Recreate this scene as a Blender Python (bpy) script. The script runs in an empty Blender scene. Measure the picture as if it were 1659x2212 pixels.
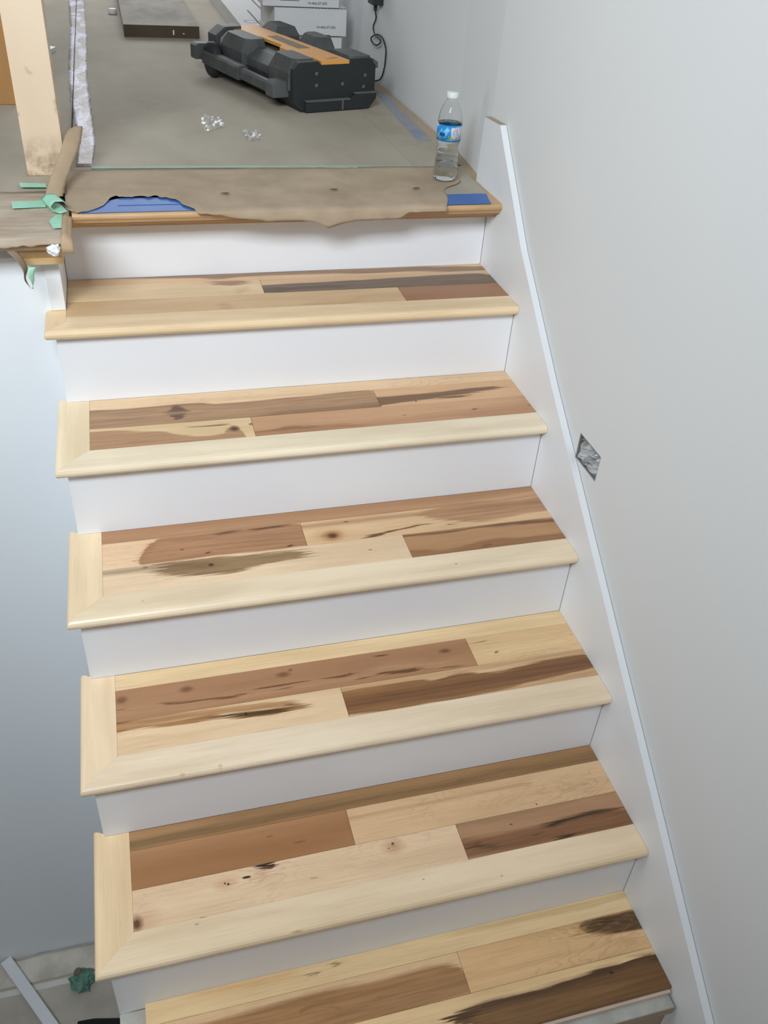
import bpy, bmesh, math, random
from mathutils import Vector, Matrix, noise

random.seed(7)
scene = bpy.context.scene
C = scene.collection

# ---------------------------------------------------------------- camera
cam_data = bpy.data.cameras.new('camera')
cam = bpy.data.objects.new('camera', cam_data)
C.objects.link(cam)
FPX = 1904.18
cam_data.sensor_fit = 'HORIZONTAL'
cam_data.sensor_width = 36.0
cam_data.lens = 36.0 * FPX / 1659.0
cam_data.clip_start = 0.02
cam.matrix_world = (Matrix.Translation((-0.914514, -2.133751, 0.686805))
                    @ Matrix.Rotation(-0.312567, 4, 'Z')
                    @ Matrix.Rotation(0.929902, 4, 'X')
                    @ Matrix.Rotation(0.080685, 4, 'Z'))
scene.camera = cam

# ---------------------------------------------------------------- light
world = bpy.data.worlds.new('world')
scene.world = world
world.use_nodes = True
bg = world.node_tree.nodes['Background']
bg.inputs[0].default_value = (1.0, 0.97, 0.92, 1)
bg.inputs[1].default_value = 0.045


def area(name, loc, target, sx, sy, power, col):
    l = bpy.data.lights.new(name, 'AREA')
    l.shape = 'RECTANGLE'
    l.size = sx
    l.size_y = sy
    l.energy = power
    l.color = col
    o = bpy.data.objects.new(name, l)
    C.objects.link(o)
    o.location = loc
    d = Vector(target) - Vector(loc)
    o.rotation_euler = d.to_track_quat('-Z', 'Y').to_euler()
    return o


# tall stair window high in the wall behind the camera, and a smaller one in the left side wall of the stairwell
area('window_light_back', (-1.85, -2.60, 2.0), (-1.85, 0.0, 2.0), 1.5, 0.9, 118, (0.86, 0.935, 1.0))
area('window_light_side', (-2.75, -1.15, 0.45), (0.0, 0.0, 0.25), 0.7, 0.9, 12, (0.90, 0.955, 1.0))
# unseen upper-room window, added to brighten the landing; tape glints suggest it
area('upper_room_light', (-0.75, 5.0, 1.55), (-0.75, 0.0, 1.2), 1.5, 1.3, 42, (0.95, 0.975, 1.0))

vs = scene.view_settings
vs.view_transform = 'Standard'
vs.look = 'None'
vs.gamma = 1.0
vs.use_curve_mapping = False
vs.exposure = 0.25

# ---------------------------------------------------------------- helpers


def lin(c):
    return tuple(((x / 255) / 12.92 if x / 255 <= 0.04045 else ((x / 255 + 0.055) / 1.055) ** 2.4) for x in c) + (1,)


MATS = {}


def new_mat(name):
    m = bpy.data.materials.new(name)
    m.use_nodes = True
    nt = m.node_tree
    return m, nt, nt.nodes['Principled BSDF']


def node(nt, t, **kw):
    n = nt.nodes.new(t)
    for k, v in kw.items():
        setattr(n, k, v)
    return n


def math_n(nt, op, a, b=None, c=None, clamp=False):
    n = nt.nodes.new('ShaderNodeMath')
    n.operation = op
    n.use_clamp = clamp
    for i, x in enumerate((a, b, c)):
        if x is None:
            continue
        if isinstance(x, (int, float)):
            n.inputs[i].default_value = x
        else:
            nt.links.new(x, n.inputs[i])
    return n.outputs[0]


def mixc(nt, fac, a, b, blend='MIX'):
    n = nt.nodes.new('ShaderNodeMix')
    n.data_type = 'RGBA'
    n.blend_type = blend
    for sock, x in ((n.inputs[0], fac), (n.inputs[6], a), (n.inputs[7], b)):
        if isinstance(x, (int, float)):
            sock.default_value = x
        elif isinstance(x, tuple):
            sock.default_value = x
        else:
            nt.links.new(x, sock)
    return n.outputs[2]


def tex_noise(nt, vec, scale, detail=3, rough=0.5, dist=0.0):
    n = nt.nodes.new('ShaderNodeTexNoise')
    n.inputs['Scale'].default_value = scale
    n.inputs['Detail'].default_value = detail
    n.inputs['Roughness'].default_value = rough
    n.inputs['Distortion'].default_value = dist
    if vec is not None:
        nt.links.new(vec, n.inputs['Vector'])
    return n.outputs[0]


def ramp(nt, x, a, b, c=0.0, d=1.0):
    n = nt.nodes.new('ShaderNodeMapRange')
    n.clamp = True
    for s, v in zip(n.inputs[1:5], (a, b, c, d)):
        s.default_value = v
    nt.links.new(x, n.inputs[0])
    return n.outputs[0]


def scaled(nt, vec, s, off=(0, 0, 0)):
    n = nt.nodes.new('ShaderNodeMapping')
    n.inputs['Scale'].default_value = s
    n.inputs['Location'].default_value = off
    nt.links.new(vec, n.inputs['Vector'])
    return n.outputs[0]


def plain(name, col, rough=0.6, var=0.0, vscale=8.0, col2=None, bump=0.0, bscale=60.0, metal=0.0, spec=0.5, stretch=(1, 1, 1)):
    """Procedural paint / plastic / paper: base colour with a soft noise variation and fine relief."""
    if name in MATS:
        return MATS[name]
    m, nt, b = new_mat(name)
    tc = node(nt, 'ShaderNodeTexCoord').outputs['Object']
    c1 = lin(col)
    b.inputs['Base Color'].default_value = c1
    if col2 is not None or var:
        v = scaled(nt, tc, stretch)
        f = tex_noise(nt, v, vscale, 4, 0.6)
        f = ramp(nt, f, 0.35, 0.68)
        c2 = lin(col2) if col2 is not None else tuple(x * (1 - var) for x in c1[:3]) + (1,)
        nt.links.new(mixc(nt, f, c1, c2), b.inputs['Base Color'])
    b.inputs['Roughness'].default_value = rough
    b.inputs['Metallic'].default_value = metal
    b.inputs['Specular IOR Level'].default_value = spec
    if bump:
        bn = node(nt, 'ShaderNodeBump')
        bn.inputs['Strength'].default_value = bump
        bn.inputs['Distance'].default_value = 0.002
        nt.links.new(tex_noise(nt, tc, bscale, 4, 0.6), bn.inputs['Height'])
        nt.links.new(bn.outputs[0], b.inputs['Normal'])
    MATS[name] = m
    return m


def curve_node(nt, src, pts):
    n = nt.nodes.new('ShaderNodeFloatCurve')
    cm = n.mapping
    cm.use_clip = False
    cv = cm.curves[0]
    cv.points[0].location = pts[0]
    cv.points[1].location = pts[-1]
    for p in pts[1:-1]:
        cv.points.new(*p)
    for p in cv.points:
        p.handle_type = 'AUTO_CLAMPED'
    cm.update()
    nt.links.new(src, n.inputs['Value'])
    return n.outputs[0]


def wood_mat(name, base, x0, length, width, streaks=(), seed=0.0, grain=0.10, figure=0.0, gain=1.0, rough=0.32, along='x'):
    """Maple plank: base tone, long fine grain, optional cathedral figure, and its own heartwood streaks and knots.
    Object space: x runs along the plank from its left end, y across it from its front edge (metres)."""
    m, nt, b = new_mat(name)
    tc = node(nt, 'ShaderNodeTexCoord').outputs['Object']
    if along == 'y':
        mp = node(nt, 'ShaderNodeMapping')
        mp.inputs['Rotation'].default_value = (0, 0, math.radians(90))
        nt.links.new(tc, mp.inputs['Vector'])
        tc = mp.outputs[0]
    sp = node(nt, 'ShaderNodeSeparateXYZ')
    nt.links.new(tc, sp.inputs[0])
    X, Y = sp.outputs[0], sp.outputs[1]
    gs = (gain,) * 3

    def cc(c):
        l = lin(c)
        return tuple(min(0.93, l[i] ** (1.20, 1.14, 1.20)[i] * (1.09, 1.07, 1.12)[i] * gs[i]) for i in range(3)) + (1,)
    # soft tonal drift along the plank
    drift = tex_noise(nt, scaled(nt, tc, (2.2, 16, 1), (seed, seed * 0.7, 0)), 1.0, 3, 0.55)
    c0 = cc(base)
    col = mixc(nt, ramp(nt, drift, 0.38, 0.64), tuple(x * 1.05 for x in c0[:3]) + (1,), tuple(c0[i] * (0.90, 0.865, 0.82)[i] for i in range(3)) + (1,))
    if streaks:
        wj = tex_noise(nt, scaled(nt, tc, (9, 150, 1), (seed * 1.3, seed, 0)), 1.0, 3, 0.6)      # across-grain jitter
        uj = tex_noise(nt, scaled(nt, tc, (5, 330, 1), (seed, seed * 2.1, 0)), 1.0, 3, 0.6)     # fingers along the grain
        wj = math_n(nt, 'SUBTRACT', wj, 0.5)
        uj = math_n(nt, 'SUBTRACT', uj, 0.5)
        tone = tex_noise(nt, scaled(nt, tc, (6, 130, 1), (seed * 3, seed, 0)), 1.0, 4, 0.6)
    for s in streaks:
        if s[0] == 'B':
            _, us, cs, ws, colr, soft, al, ju, jv = s
            ua, ub = us[0] - x0, us[-1] - x0
            span = max(ub - ua, 1e-4)
            ue = math_n(nt, 'MULTIPLY_ADD', uj, ju * (4.0 if ju >= 0.025 else 1.5), X)
            t = ramp(nt, ue, ua, ub)
            ts = [(u - us[0]) / span for u in us]
            # keep knots strictly increasing
            pc, pw, last = [], [], -1
            for tt, c_, w_ in zip(ts, cs, ws):
                if tt <= last + 1e-3:
                    continue
                last = tt
                pc.append((tt, c_ * 5.0 + 0.25))
                pw.append((tt, w_ * 5.0 + 0.25))
            c_n = curve_node(nt, t, pc)
            w_n = curve_node(nt, t, pw)
            v = math_n(nt, 'MULTIPLY_ADD', Y, 5.0, 0.25)
            v = math_n(nt, 'MULTIPLY_ADD', wj, jv * 3.6 * 5.0, v)
            d = math_n(nt, 'ABSOLUTE', math_n(nt, 'SUBTRACT', v, c_n))
            d = math_n(nt, 'SUBTRACT', math_n(nt, 'SUBTRACT', w_n, 0.25), d)
            mk = ramp(nt, d, -soft * 5, soft * 5)
        else:
            _, kx, ky, rx, ry, colr, soft, al = s
            dx = math_n(nt, 'DIVIDE', math_n(nt, 'SUBTRACT', X, kx - x0), max(rx, 0.002))
            dy = math_n(nt, 'DIVIDE', math_n(nt, 'SUBTRACT', Y, ky), max(ry, 0.0015))
            dd = math_n(nt, 'SQRT', math_n(nt, 'ADD', math_n(nt, 'MULTIPLY', dx, dx), math_n(nt, 'MULTIPLY', dy, dy)))
            dd = math_n(nt, 'MULTIPLY_ADD', wj, 0.55, dd)
            mk = ramp(nt, dd, 1.0 + soft * 0.4, 1.0 - soft)
        if al < 1:
            mk = math_n(nt, 'MULTIPLY', mk, al)
        cs_ = cc(colr)
        sc_ = mixc(nt, ramp(nt, tone, 0.40, 0.62), tuple(x * 1.12 for x in cs_[:3]) + (1,), tuple(x * 0.84 for x in cs_[:3]) + (1,))
        col = mixc(nt, mk, col, sc_)
    # fine grain lines
    g = tex_noise(nt, scaled(nt, tc, (7, 340, 1), (seed * 5, seed * 3, 0)), 1.0, 3, 0.65)
    g = ramp(nt, g, 0.50, 0.68)
    col = mixc(nt, math_n(nt, 'MULTIPLY', g, grain), col, (0.23, 0.135, 0.07, 1))
    if figure:
        # cathedral figure: nested arcs running along the plank, wobbling with the wood
        wob = tex_noise(nt, scaled(nt, tc, (7, 26, 1), (seed * 2, seed, 0)), 1.0, 3, 0.55)
        yc = math_n(nt, 'SUBTRACT', math_n(nt, 'DIVIDE', Y, width), 0.55 + 0.2 * math.sin(seed * 9))
        ph = math_n(nt, 'MULTIPLY', math_n(nt, 'MULTIPLY', yc, yc), 5.0)
        ph = math_n(nt, 'MULTIPLY_ADD', X, 24.0, ph)
        ph = math_n(nt, 'MULTIPLY_ADD', wob, 7.0, ph)
        fr = math_n(nt, 'FRACT', ph)
        fg = math_n(nt, 'MULTIPLY', ramp(nt, fr, 0.62, 0.92), ramp(nt, fr, 1.0, 0.94))
        msk = ramp(nt, tex_noise(nt, scaled(nt, tc, (3.5, 9, 1), (seed, seed * 5, 0)), 1.0, 2, 0.5), 0.42, 0.60)
        fg = math_n(nt, 'MULTIPLY', fg, msk)
        col = mixc(nt, math_n(nt, 'MULTIPLY', fg, min(1.0, figure * 1.5)), col, (0.40, 0.24, 0.135, 1))
    # tiny mineral flecks
    fl = tex_noise(nt, scaled(nt, tc, (28, 260, 1), (seed * 7, seed * 4, 0)), 1.0, 1, 0.4)
    col = mixc(nt, ramp(nt, fl, 0.80, 0.86, 0, 0.5), col, (0.20, 0.12, 0.06, 1))
    nt.links.new(col, b.inputs['Base Color'])
    b.inputs['Roughness'].default_value = rough
    b.inputs['Specular IOR Level'].default_value = 0.4
    bn = node(nt, 'ShaderNodeBump')
    bn.inputs['Strength'].default_value = 0.06
    bn.inputs['Distance'].default_value = 0.001
    nt.links.new(g, bn.inputs['Height'])
    nt.links.new(bn.outputs[0], b.inputs['Normal'])
    return m


def link(name, me, mat, parent=None, loc=None, rot=None):
    o = bpy.data.objects.new(name, me)
    C.objects.link(o)
    if mat is not None:
        if isinstance(mat, (list, tuple)):
            for mm in mat:
                me.materials.append(mm)
        else:
            me.materials.append(mat)
    if parent is not None:
        o.parent = parent
    if loc is not None:
        o.location = loc
    if rot is not None:
        o.rotation_euler = rot
    return o


def tag(o, label=None, cat=None, group=None, kind=None):
    if label:
        o['label'] = label
    if cat:
        o['category'] = cat
    if group:
        o['group'] = group
    if kind:
        o['kind'] = kind
    return o


def empty(name, loc=(0, 0, 0), rz=0.0):
    o = bpy.data.objects.new(name, None)
    C.objects.link(o)
    o.location = loc
    o.rotation_euler = (0, 0, rz)
    o.empty_display_size = 0.05
    return o


def mesh(name, verts, faces, smooth=False):
    me = bpy.data.meshes.new(name)
    me.from_pydata([tuple(v) for v in verts], [], faces)
    bm = bmesh.new()
    bm.from_mesh(me)
    bmesh.ops.recalc_face_normals(bm, faces=bm.faces)
    bm.to_mesh(me)
    bm.free()
    if smooth:
        for p in me.polygons:
            p.use_smooth = True
    return me


def box_mesh(name, x0, x1, y0, y1, z0, z1, bev=0.0, seg=2):
    bm = bmesh.new()
    bmesh.ops.create_cube(bm, size=1)
    for v in bm.verts:
        v.co = Vector(((x0 + x1) / 2 + v.co.x * (x1 - x0), (y0 + y1) / 2 + v.co.y * (y1 - y0), (z0 + z1) / 2 + v.co.z * (z1 - z0)))
    if bev:
        bmesh.ops.bevel(bm, geom=list(bm.edges), offset=bev, segments=seg, affect='EDGES', profile=0.7)
    bmesh.ops.recalc_face_normals(bm, faces=bm.faces)
    me = bpy.data.meshes.new(name)
    bm.to_mesh(me)
    bm.free()
    return me


def box(name, x0, x1, y0, y1, z0, z1, mat, parent=None, bev=0.0, seg=2):
    return link(name, box_mesh(name, x0, x1, y0, y1, z0, z1, bev, seg), mat, parent)


def prism(name, poly, axis, a0, a1, mat, parent=None, bev=0.0):
    """Extrude a 2D polygon along an axis ('x': poly=(y,z), 'y': poly=(x,z), 'z': poly=(x,y))."""
    def P(p, a):
        return {'x': (a, p[0], p[1]), 'y': (p[0], a, p[1]), 'z': (p[0], p[1], a)}[axis]
    n = len(poly)
    vs_ = [P(p, a0) for p in poly] + [P(p, a1) for p in poly]
    fs = [tuple(range(n))[::-1], tuple(range(n, 2 * n))] + [(i, (i + 1) % n, n + (i + 1) % n, n + i) for i in range(n)]
    me = mesh(name, vs_, fs)
    if bev:
        bm = bmesh.new()
        bm.from_mesh(me)
        bmesh.ops.bevel(bm, geom=list(bm.edges), offset=bev, segments=2, affect='EDGES', profile=0.7)
        bm.to_mesh(me)
        bm.free()
    return link(name, me, mat, parent)


def loft(name, rings, mat, parent=None, smooth=False, cap=True):
    """Bridge rings with equal vertex counts."""
    n = len(rings[0])
    vs_ = [v for r in rings for v in r]
    fs = []
    for i in range(len(rings) - 1):
        for j in range(n):
            fs.append((i * n + j, i * n + (j + 1) % n, (i + 1) * n + (j + 1) % n, (i + 1) * n + j))
    if cap:
        fs.append(tuple(range(n))[::-1])
        fs.append(tuple(range((len(rings) - 1) * n, len(rings) * n)))
    return link(name, mesh(name, vs_, fs, smooth), mat, parent)


def lathe(name, prof, mat, parent=None, seg=40, closed_ends=True):
    rings = []
    for r, z in prof:
        rings.append([(r * math.cos(2 * math.pi * j / seg), r * math.sin(2 * math.pi * j / seg), z) for j in range(seg)])
    return loft(name, rings, mat, parent, smooth=True, cap=closed_ends)


def tube(name, pts, rad, mat, parent=None, seg=8):
    rings = []
    pts = [Vector(p) for p in pts]
    for i, p in enumerate(pts):
        t = (pts[min(i + 1, len(pts) - 1)] - pts[max(i - 1, 0)]).normalized()
        up = Vector((0, 0, 1)) if abs(t.z) < 0.9 else Vector((1, 0, 0))
        a = t.cross(up).normalized()
        b_ = t.cross(a)
        rings.append([tuple(p + a * rad * math.cos(2 * math.pi * j / seg) + b_ * rad * math.sin(2 * math.pi * j / seg)) for j in range(seg)])
    return loft(name, rings, mat, parent, smooth=True)


def smooth_path(pts, n=8):
    """Catmull-Rom through the points."""
    P = [Vector(p) for p in pts]
    P = [P[0] * 2 - P[1]] + P + [P[-1] * 2 - P[-2]]
    out = []
    for i in range(1, len(P) - 2):
        for k in range(n):
            t = k / n
            p0, p1, p2, p3 = P[i - 1:i + 3]
            out.append(0.5 * (2 * p1 + (p2 - p0) * t + (2 * p0 - 5 * p1 + 4 * p2 - p3) * t * t + (3 * p1 - p0 - 3 * p2 + p3) * t ** 3))
    out.append(P[-2])
    return out


def interp(x, pts):
    if x <= pts[0][0]:
        return pts[0][1]
    for (a, b), (c, d) in zip(pts, pts[1:]):
        if x <= c:
            return b + (d - b) * (x - a) / (c - a)
    return pts[-1][1]


def thin_sheet(name, grid, thick, mat, parent=None, smooth=True):
    """A sheet given as rows of points, thickened along its normals so it is a closed solid."""
    nr, nc = len(grid), len(grid[0])
    vs_ = [tuple(p) for r in grid for p in r]
    fs = [(i * nc + j, i * nc + j + 1, (i + 1) * nc + j + 1, (i + 1) * nc + j) for i in range(nr - 1) for j in range(nc - 1)]
    me = bpy.data.meshes.new(name)
    me.from_pydata(vs_, [], fs)
    bm = bmesh.new()
    bm.from_mesh(me)
    bmesh.ops.recalc_face_normals(bm, faces=bm.faces)
    bmesh.ops.solidify(bm, geom=list(bm.faces), thickness=thick)
    bmesh.ops.recalc_face_normals(bm, faces=bm.faces)
    bm.to_mesh(me)
    bm.free()
    if smooth:
        for p in me.polygons:
            p.use_smooth = True
    return link(name, me, mat, parent)


STREAKS = {
 '1.1.0': [
  ('B',[-1.067,-1.0468,-0.9859,-0.8794,-0.7564,-0.7032,-0.6483,-0.532,-0.4186,-0.3032,-0.2117,-0.1052,0.0019],[0.0514,0.052,0.0501,0.0416,0.0355,0.0299,0.0329,0.0346,0.0317,0.0265,0.0268,0.0179,0.0113],[0.0036,0.0072,0.0073,0.0083,0.0117,0.0183,0.0108,0.0133,0.0145,0.016,0.0163,0.018,0.0151],(150,118,95),0.004,0.95,0.03,0.004),
  ('B',[-1.0502,-1.0401,-0.9961,-0.9825],[0.0564,0.0522,0.0503,0.0524],[-0.0045,0.0072,0.0064,-0.0045],(95,75,70),0.003,0.9,0.03,0.004),
 ],
 '1.2.0': [
  ('B',[-0.7384,-0.7147,-0.6726,-0.6433,-0.6401],[0.0887,0.0778,0.0725,0.0754,0.0745],[-0.0045,0.011,0.0172,0.0131,-0.0045],(165,128,98),0.003,0.95,0.04,0.004),
  ('B',[-0.6869,-0.6652,-0.6474,-0.6446],[0.0027,0.0206,0.0373,0.0423],[-0.009,0.016,0.0073,-0.009],(205,172,137),0.006,0.8,0.03,0.004),
 ],
 '1.2.1': [
  ('B',[-0.6107,-0.572,-0.5143,-0.4012,-0.2569,-0.13,-0.0502,0.0156],[0.025,0.0244,0.0245,0.0265,0.0252,0.029,0.0282,0.0205],[0.023,0.0263,0.0274,0.028,0.0353,0.0374,0.0375,0.0297],(128,103,84),0.003,1,0.03,0.004),
  ('B',[-0.6018,-0.5732,-0.5501,-0.4394,-0.3651],[0.0176,0.0177,0.0195,0.0229,0.0207],[0.0116,0.0166,0.009,0.0067,-0.0075],(92,70,58),0.005,0.7,0.03,0.004),
  ('B',[-0.1746,-0.1139,-0.0553,-0.0031],[0.014,0.0176,0.0141,0.0022],[-0.0075,0.009,0.0072,-0.0075],(100,76,60),0.005,0.6,0.03,0.004),
 ],
 '1.3.0': [
  ('B',[-0.727,-0.7175,-0.6913,-0.6865],[0.041,0.0213,0.0161,0.0118],[-0.009,0.0197,0.0125,-0.009],(200,162,128),0.006,0.7,0.03,0.004),
  ('B',[-0.5684,-0.5148,-0.4191,-0.3853,-0.3709],[0.0017,0.0064,0.0047,0.0284,0.0518],[-0.015,0.0101,0.0138,0.0127,-0.015],(200,160,125),0.01,0.6,0.03,0.004),
 ],
 '2.2.0': [
  ('B',[-1.0451,-0.9928,-0.9253,-0.8566,-0.8045,-0.7525,-0.6811,-0.5711,-0.4582,-0.4198,-0.3812,-0.3627],[0.0444,0.0412,0.0398,0.0404,0.0381,0.0308,0.031,0.0362,0.0375,0.0386,0.0395,0.0305],[0.0432,0.0398,0.0424,0.0452,0.0463,0.0421,0.042,0.0408,0.0448,0.0466,0.0454,0.0364],(178,141,110),0.0022,1,0.02,0.003),
  ('B',[-1.0449,-0.9578,-0.8607,-0.8182,-0.7482,-0.6016,-0.5069],[0.0817,0.0763,0.0783,0.0804,0.0668,0.0702,0.0763],[0.0045,0.0035,0.0035,0.0036,0.0022,0.0029,-0.0045],(150,112,84),0.003,0.6,0.03,0.004),
  ('B',[-0.8901,-0.8664,-0.8507,-0.8388,-0.828,-0.812],[0.0559,0.0473,0.0474,0.0483,0.0495,0.0516],[-0.0075,0.0111,0.0328,0.024,0.009,-0.0075],(110,78,64),0.005,0.95,0.02,0.004),
  ('B',[-0.791,-0.6861,-0.5766,-0.4657,-0.3721],[-0.0012,-0.0039,0.0068,0.0053,0.0074],[-0.009,0.0074,0.0093,0.0112,0.0124],(150,113,84),0.006,0.75,0.03,0.004),
  ('B',[-1.0395,-0.9255,-0.8846],[0.0337,0.0361,0.0338],[0.005,0.0051,-0.009],(160,122,94),0.006,0.6,0.03,0.004),
  ('B',[-0.8038,-0.6801,-0.5551,-0.4542],[0.045,0.0372,0.0398,0.0554],[0.0052,0.0046,0.0046,0.0036],(192,156,122),0.006,0.7,0.03,0.004),
 ],
 '2.2.1': [
  ('B',[-0.3831,-0.3454,-0.2661,-0.1836,-0.0988,-0.0568,-0.0285],[0.0249,0.028,0.0305,0.0379,0.0461,0.0477,0.0448],[0.0227,0.0181,0.0158,0.0123,0.0106,0.0082,-0.0037],(138,103,77),0.0025,1,0.05,0.004),
  ('B',[-0.2343,-0.1979,-0.1494,-0.1147],[0.0176,0.0189,0.0195,0.0251],[-0.003,0.0043,0.0028,-0.003],(130,95,70),0.002,1,0.05,0.004),
  ('K',-0.2793,0.013,0.003,0.0029,(90,62,45),0.6,1),
 ],
 '2.3.0': [
  ('B',[-1.0455,-0.9951,-0.9302,-0.8908,-0.8485,-0.799,-0.7549,-0.7462,-0.729,-0.7136,-0.7059],[0.0368,0.0346,0.0288,0.026,0.0153,0.0076,0.0086,0.0187,0.0235,0.0126,-0.0032],[0.0402,0.0401,0.0337,0.0288,0.0188,0.0129,0.014,0.0223,0.0282,0.0174,-0.0045],(188,148,115),0.003,1,0.02,0.004),
  ('B',[-0.8511,-0.8274,-0.7932,-0.7449,-0.7311],[0.0643,0.0628,0.0627,0.0619,0.0607],[-0.003,0.0023,0.003,0.0036,-0.003],(135,98,65),0.002,1,0.03,0.004),
  ('K',-0.7285,0.0407,0.0122,0.0131,(105,70,50),0.6,1),
  ('K',-0.6882,0.0545,0.0062,0.0053,(150,112,80),0.6,1),
 ],
 '2.3.1': [
  ('B',[-0.6868,-0.6276,-0.5914,-0.5719,-0.5201,-0.4664,-0.3961,-0.3403],[0.0051,0.0053,0.0118,0.0039,0.0113,0.0085,-0.0041,-0.0045],[0.0138,0.0134,0.0165,0.0144,0.0154,0.0109,0.0027,-0.006],(176,128,94),0.004,1,0.03,0.004),
  ('B',[-0.6849,-0.6428,-0.6106,-0.5893,-0.5687,-0.5537,-0.5246],[0.0173,0.0188,0.0218,0.0238,0.0196,0.023,0.0245],[0.0036,0.0052,0.01,0.0068,0.0077,0.0045,-0.0045],(125,86,62),0.003,1,0.03,0.004),
  ('B',[-0.1634,-0.1483,-0.1289],[0.0365,0.0396,0.0437],[-0.0018,0.0025,-0.0018],(105,72,50),0.0012,1,0.01,0.004),
  ('B',[-0.3324,-0.326,-0.3188],[0.0359,0.0381,0.0406],[-0.0018,0.0017,-0.0018],(135,95,70),0.0012,1,0.01,0.004),
  ('B',[-0.0117,-0.0045,0.0002],[0.0332,0.0356,0.0371],[-0.0018,0.0021,-0.0018],(80,55,45),0.0012,1,0.01,0.004),
  ('B',[-0.3382,-0.2178,-0.0982,0.0251],[0.004,0.0207,0.024,0.0277],[0.0289,0.0155,0.0255,0.0265],(188,142,110),0.012,0.6,0.03,0.004),
 ],
 '3.1.0': [
  ('B',[-0.2017,-0.1215,-0.0585,0.0056],[0.0117,0.0073,0.009,0.011],[-0.006,0.0053,0.0092,0.0109],(210,170,135),0.004,0.8,0.03,0.004),
  ('B',[-1.0408,-0.8852,-0.6732,-0.5632],[0.0216,0.0157,0.0123,0.0105],[0.0042,0.01,0.0102,0.0104],(200,160,126),0.01,0.5,0.03,0.004),
 ],
 '3.2.0': [
  ('B',[-0.9682,-0.9611,-0.9438,-0.9166,-0.8558,-0.7871,-0.6823,-0.6104,-0.5922],[0.0075,0.0174,0.033,0.0426,0.044,0.0442,0.042,0.0431,0.0316],[-0.0037,0.0158,0.0319,0.0412,0.0431,0.0413,0.0432,0.0435,0.0316],(183,138,106),0.0025,1,0.015,0.004),
  ('B',[-0.9747,-0.9626,-0.9497,-0.9283,-0.9073],[0.0074,0.0204,0.0474,0.0699,0.0809],[-0.006,0.0119,0.0123,0.0066,-0.006],(168,122,85),0.004,0.7,0.03,0.004),
  ('B',[-0.8011,-0.7867,-0.7721,-0.7439,-0.733],[0.0738,0.0772,0.0817,0.0813,0.0833],[-0.0045,0.0035,0.0044,0.0028,-0.0045],(118,82,66),0.003,1,0.03,0.004),
  ('B',[-0.7297,-0.7121,-0.6833,-0.632,-0.6208],[0.081,0.0798,0.0804,0.0839,0.0854],[-0.0037,0.0037,0.0043,0.0023,-0.0037],(112,78,62),0.0025,1,0.03,0.004),
  ('B',[-0.8317,-0.8195,-0.8079],[0.0125,0.0154,0.0193],[-0.0018,0.0031,-0.0018],(105,72,52),0.0012,1,0.01,0.004),
  ('B',[-0.6496,-0.6386,-0.6239],[0.0049,0.0071,0.0097],[-0.0023,0.0026,-0.0023],(95,65,48),0.0015,1,0.01,0.004),
  ('B',[-0.8817,-0.8734,-0.8638],[0.0384,0.0366,0.0381],[-0.0018,0.0016,-0.0018],(125,88,62),0.0012,1,0.01,0.004),
 ],
 '3.2.1': [
  ('K',-0.5395,0.0269,0.0423,0.0289,(212,172,130),0.6,0.8),
  ('K',-0.5373,0.0253,0.0246,0.0189,(178,128,86),0.6,0.95),
  ('K',-0.5363,0.0246,0.0127,0.0101,(100,62,42),0.6,1),
  ('B',[-0.3272,-0.3072,-0.269,-0.2349,-0.1783,-0.1254,-0.0756,0.0092],[0.0661,0.0663,0.062,0.0573,0.0504,0.0521,0.0538,0.0563],[-0.006,0.0104,0.0232,0.0315,0.0372,0.0355,0.0298,0.0288],(188,147,114),0.004,0.95,0.04,0.004),
  ('B',[-0.2114,-0.0927,0.0014],[0.0695,0.0616,0.0674],[0.0077,0.0106,0.0106],(170,128,96),0.008,0.7,0.03,0.004),
  ('B',[-0.4916,-0.4423,-0.4031,-0.3593,-0.3041,-0.2854],[0.0041,0.0092,0.0156,0.0231,0.0276,0.0257],[-0.0027,0.0035,0.003,0.003,0.0014,-0.0027],(120,84,54),0.0018,1,0.02,0.004),
  ('B',[-0.2691,-0.2533,-0.2351],[0.016,0.0165,0.0184],[-0.0023,0.0025,-0.0023],(95,64,44),0.0015,1,0.03,0.004),
  ('B',[-0.5056,-0.4945,-0.484],[0.0704,0.0702,0.0699],[-0.0023,0.0025,-0.0023],(120,88,60),0.0015,1,0.01,0.004),
 ],
 '3.3.0': [
  ('B',[-0.9472,-0.9343,-0.9143,-0.8818,-0.846,-0.8128,-0.7626,-0.7107,-0.6582,-0.6305,-0.593],[0.0577,0.0576,0.0641,0.0604,0.0547,0.0536,0.0526,0.0574,0.0612,0.0597,0.0535],[-0.0033,0.009,0.0175,0.0232,0.0285,0.0287,0.0248,0.0192,0.0151,0.0123,-0.0033],(164,134,102),0.0022,1,0.06,0.006),
  ('B',[-0.9137,-0.8612,-0.829,-0.8085,-0.7951],[0.0726,0.0694,0.059,0.0629,0.0623],[0.0083,0.0101,0.0104,0.0076,-0.009],(140,108,78),0.006,0.6,0.05,0.004),
  ('B',[-0.9408,-0.9155,-0.877,-0.8515,-0.8324],[0.0562,0.0465,0.0398,0.0321,0.0264],[-0.0045,0.0026,0.0044,0.0046,-0.0045],(150,118,86),0.003,0.7,0.04,0.004),
  ('K',-0.8169,0.059,0.0066,0.0052,(85,55,40),0.6,1),
  ('B',[-0.9691,-0.956,-0.9445],[0.072,0.0749,0.078],[-0.0023,0.0025,-0.0023],(150,115,82),0.0015,0.9,0.02,0.004),
  ('K',-0.4642,0.0451,0.0049,0.0016,(110,80,52),0.6,1),
 ],
 '3.3.1': [
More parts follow.
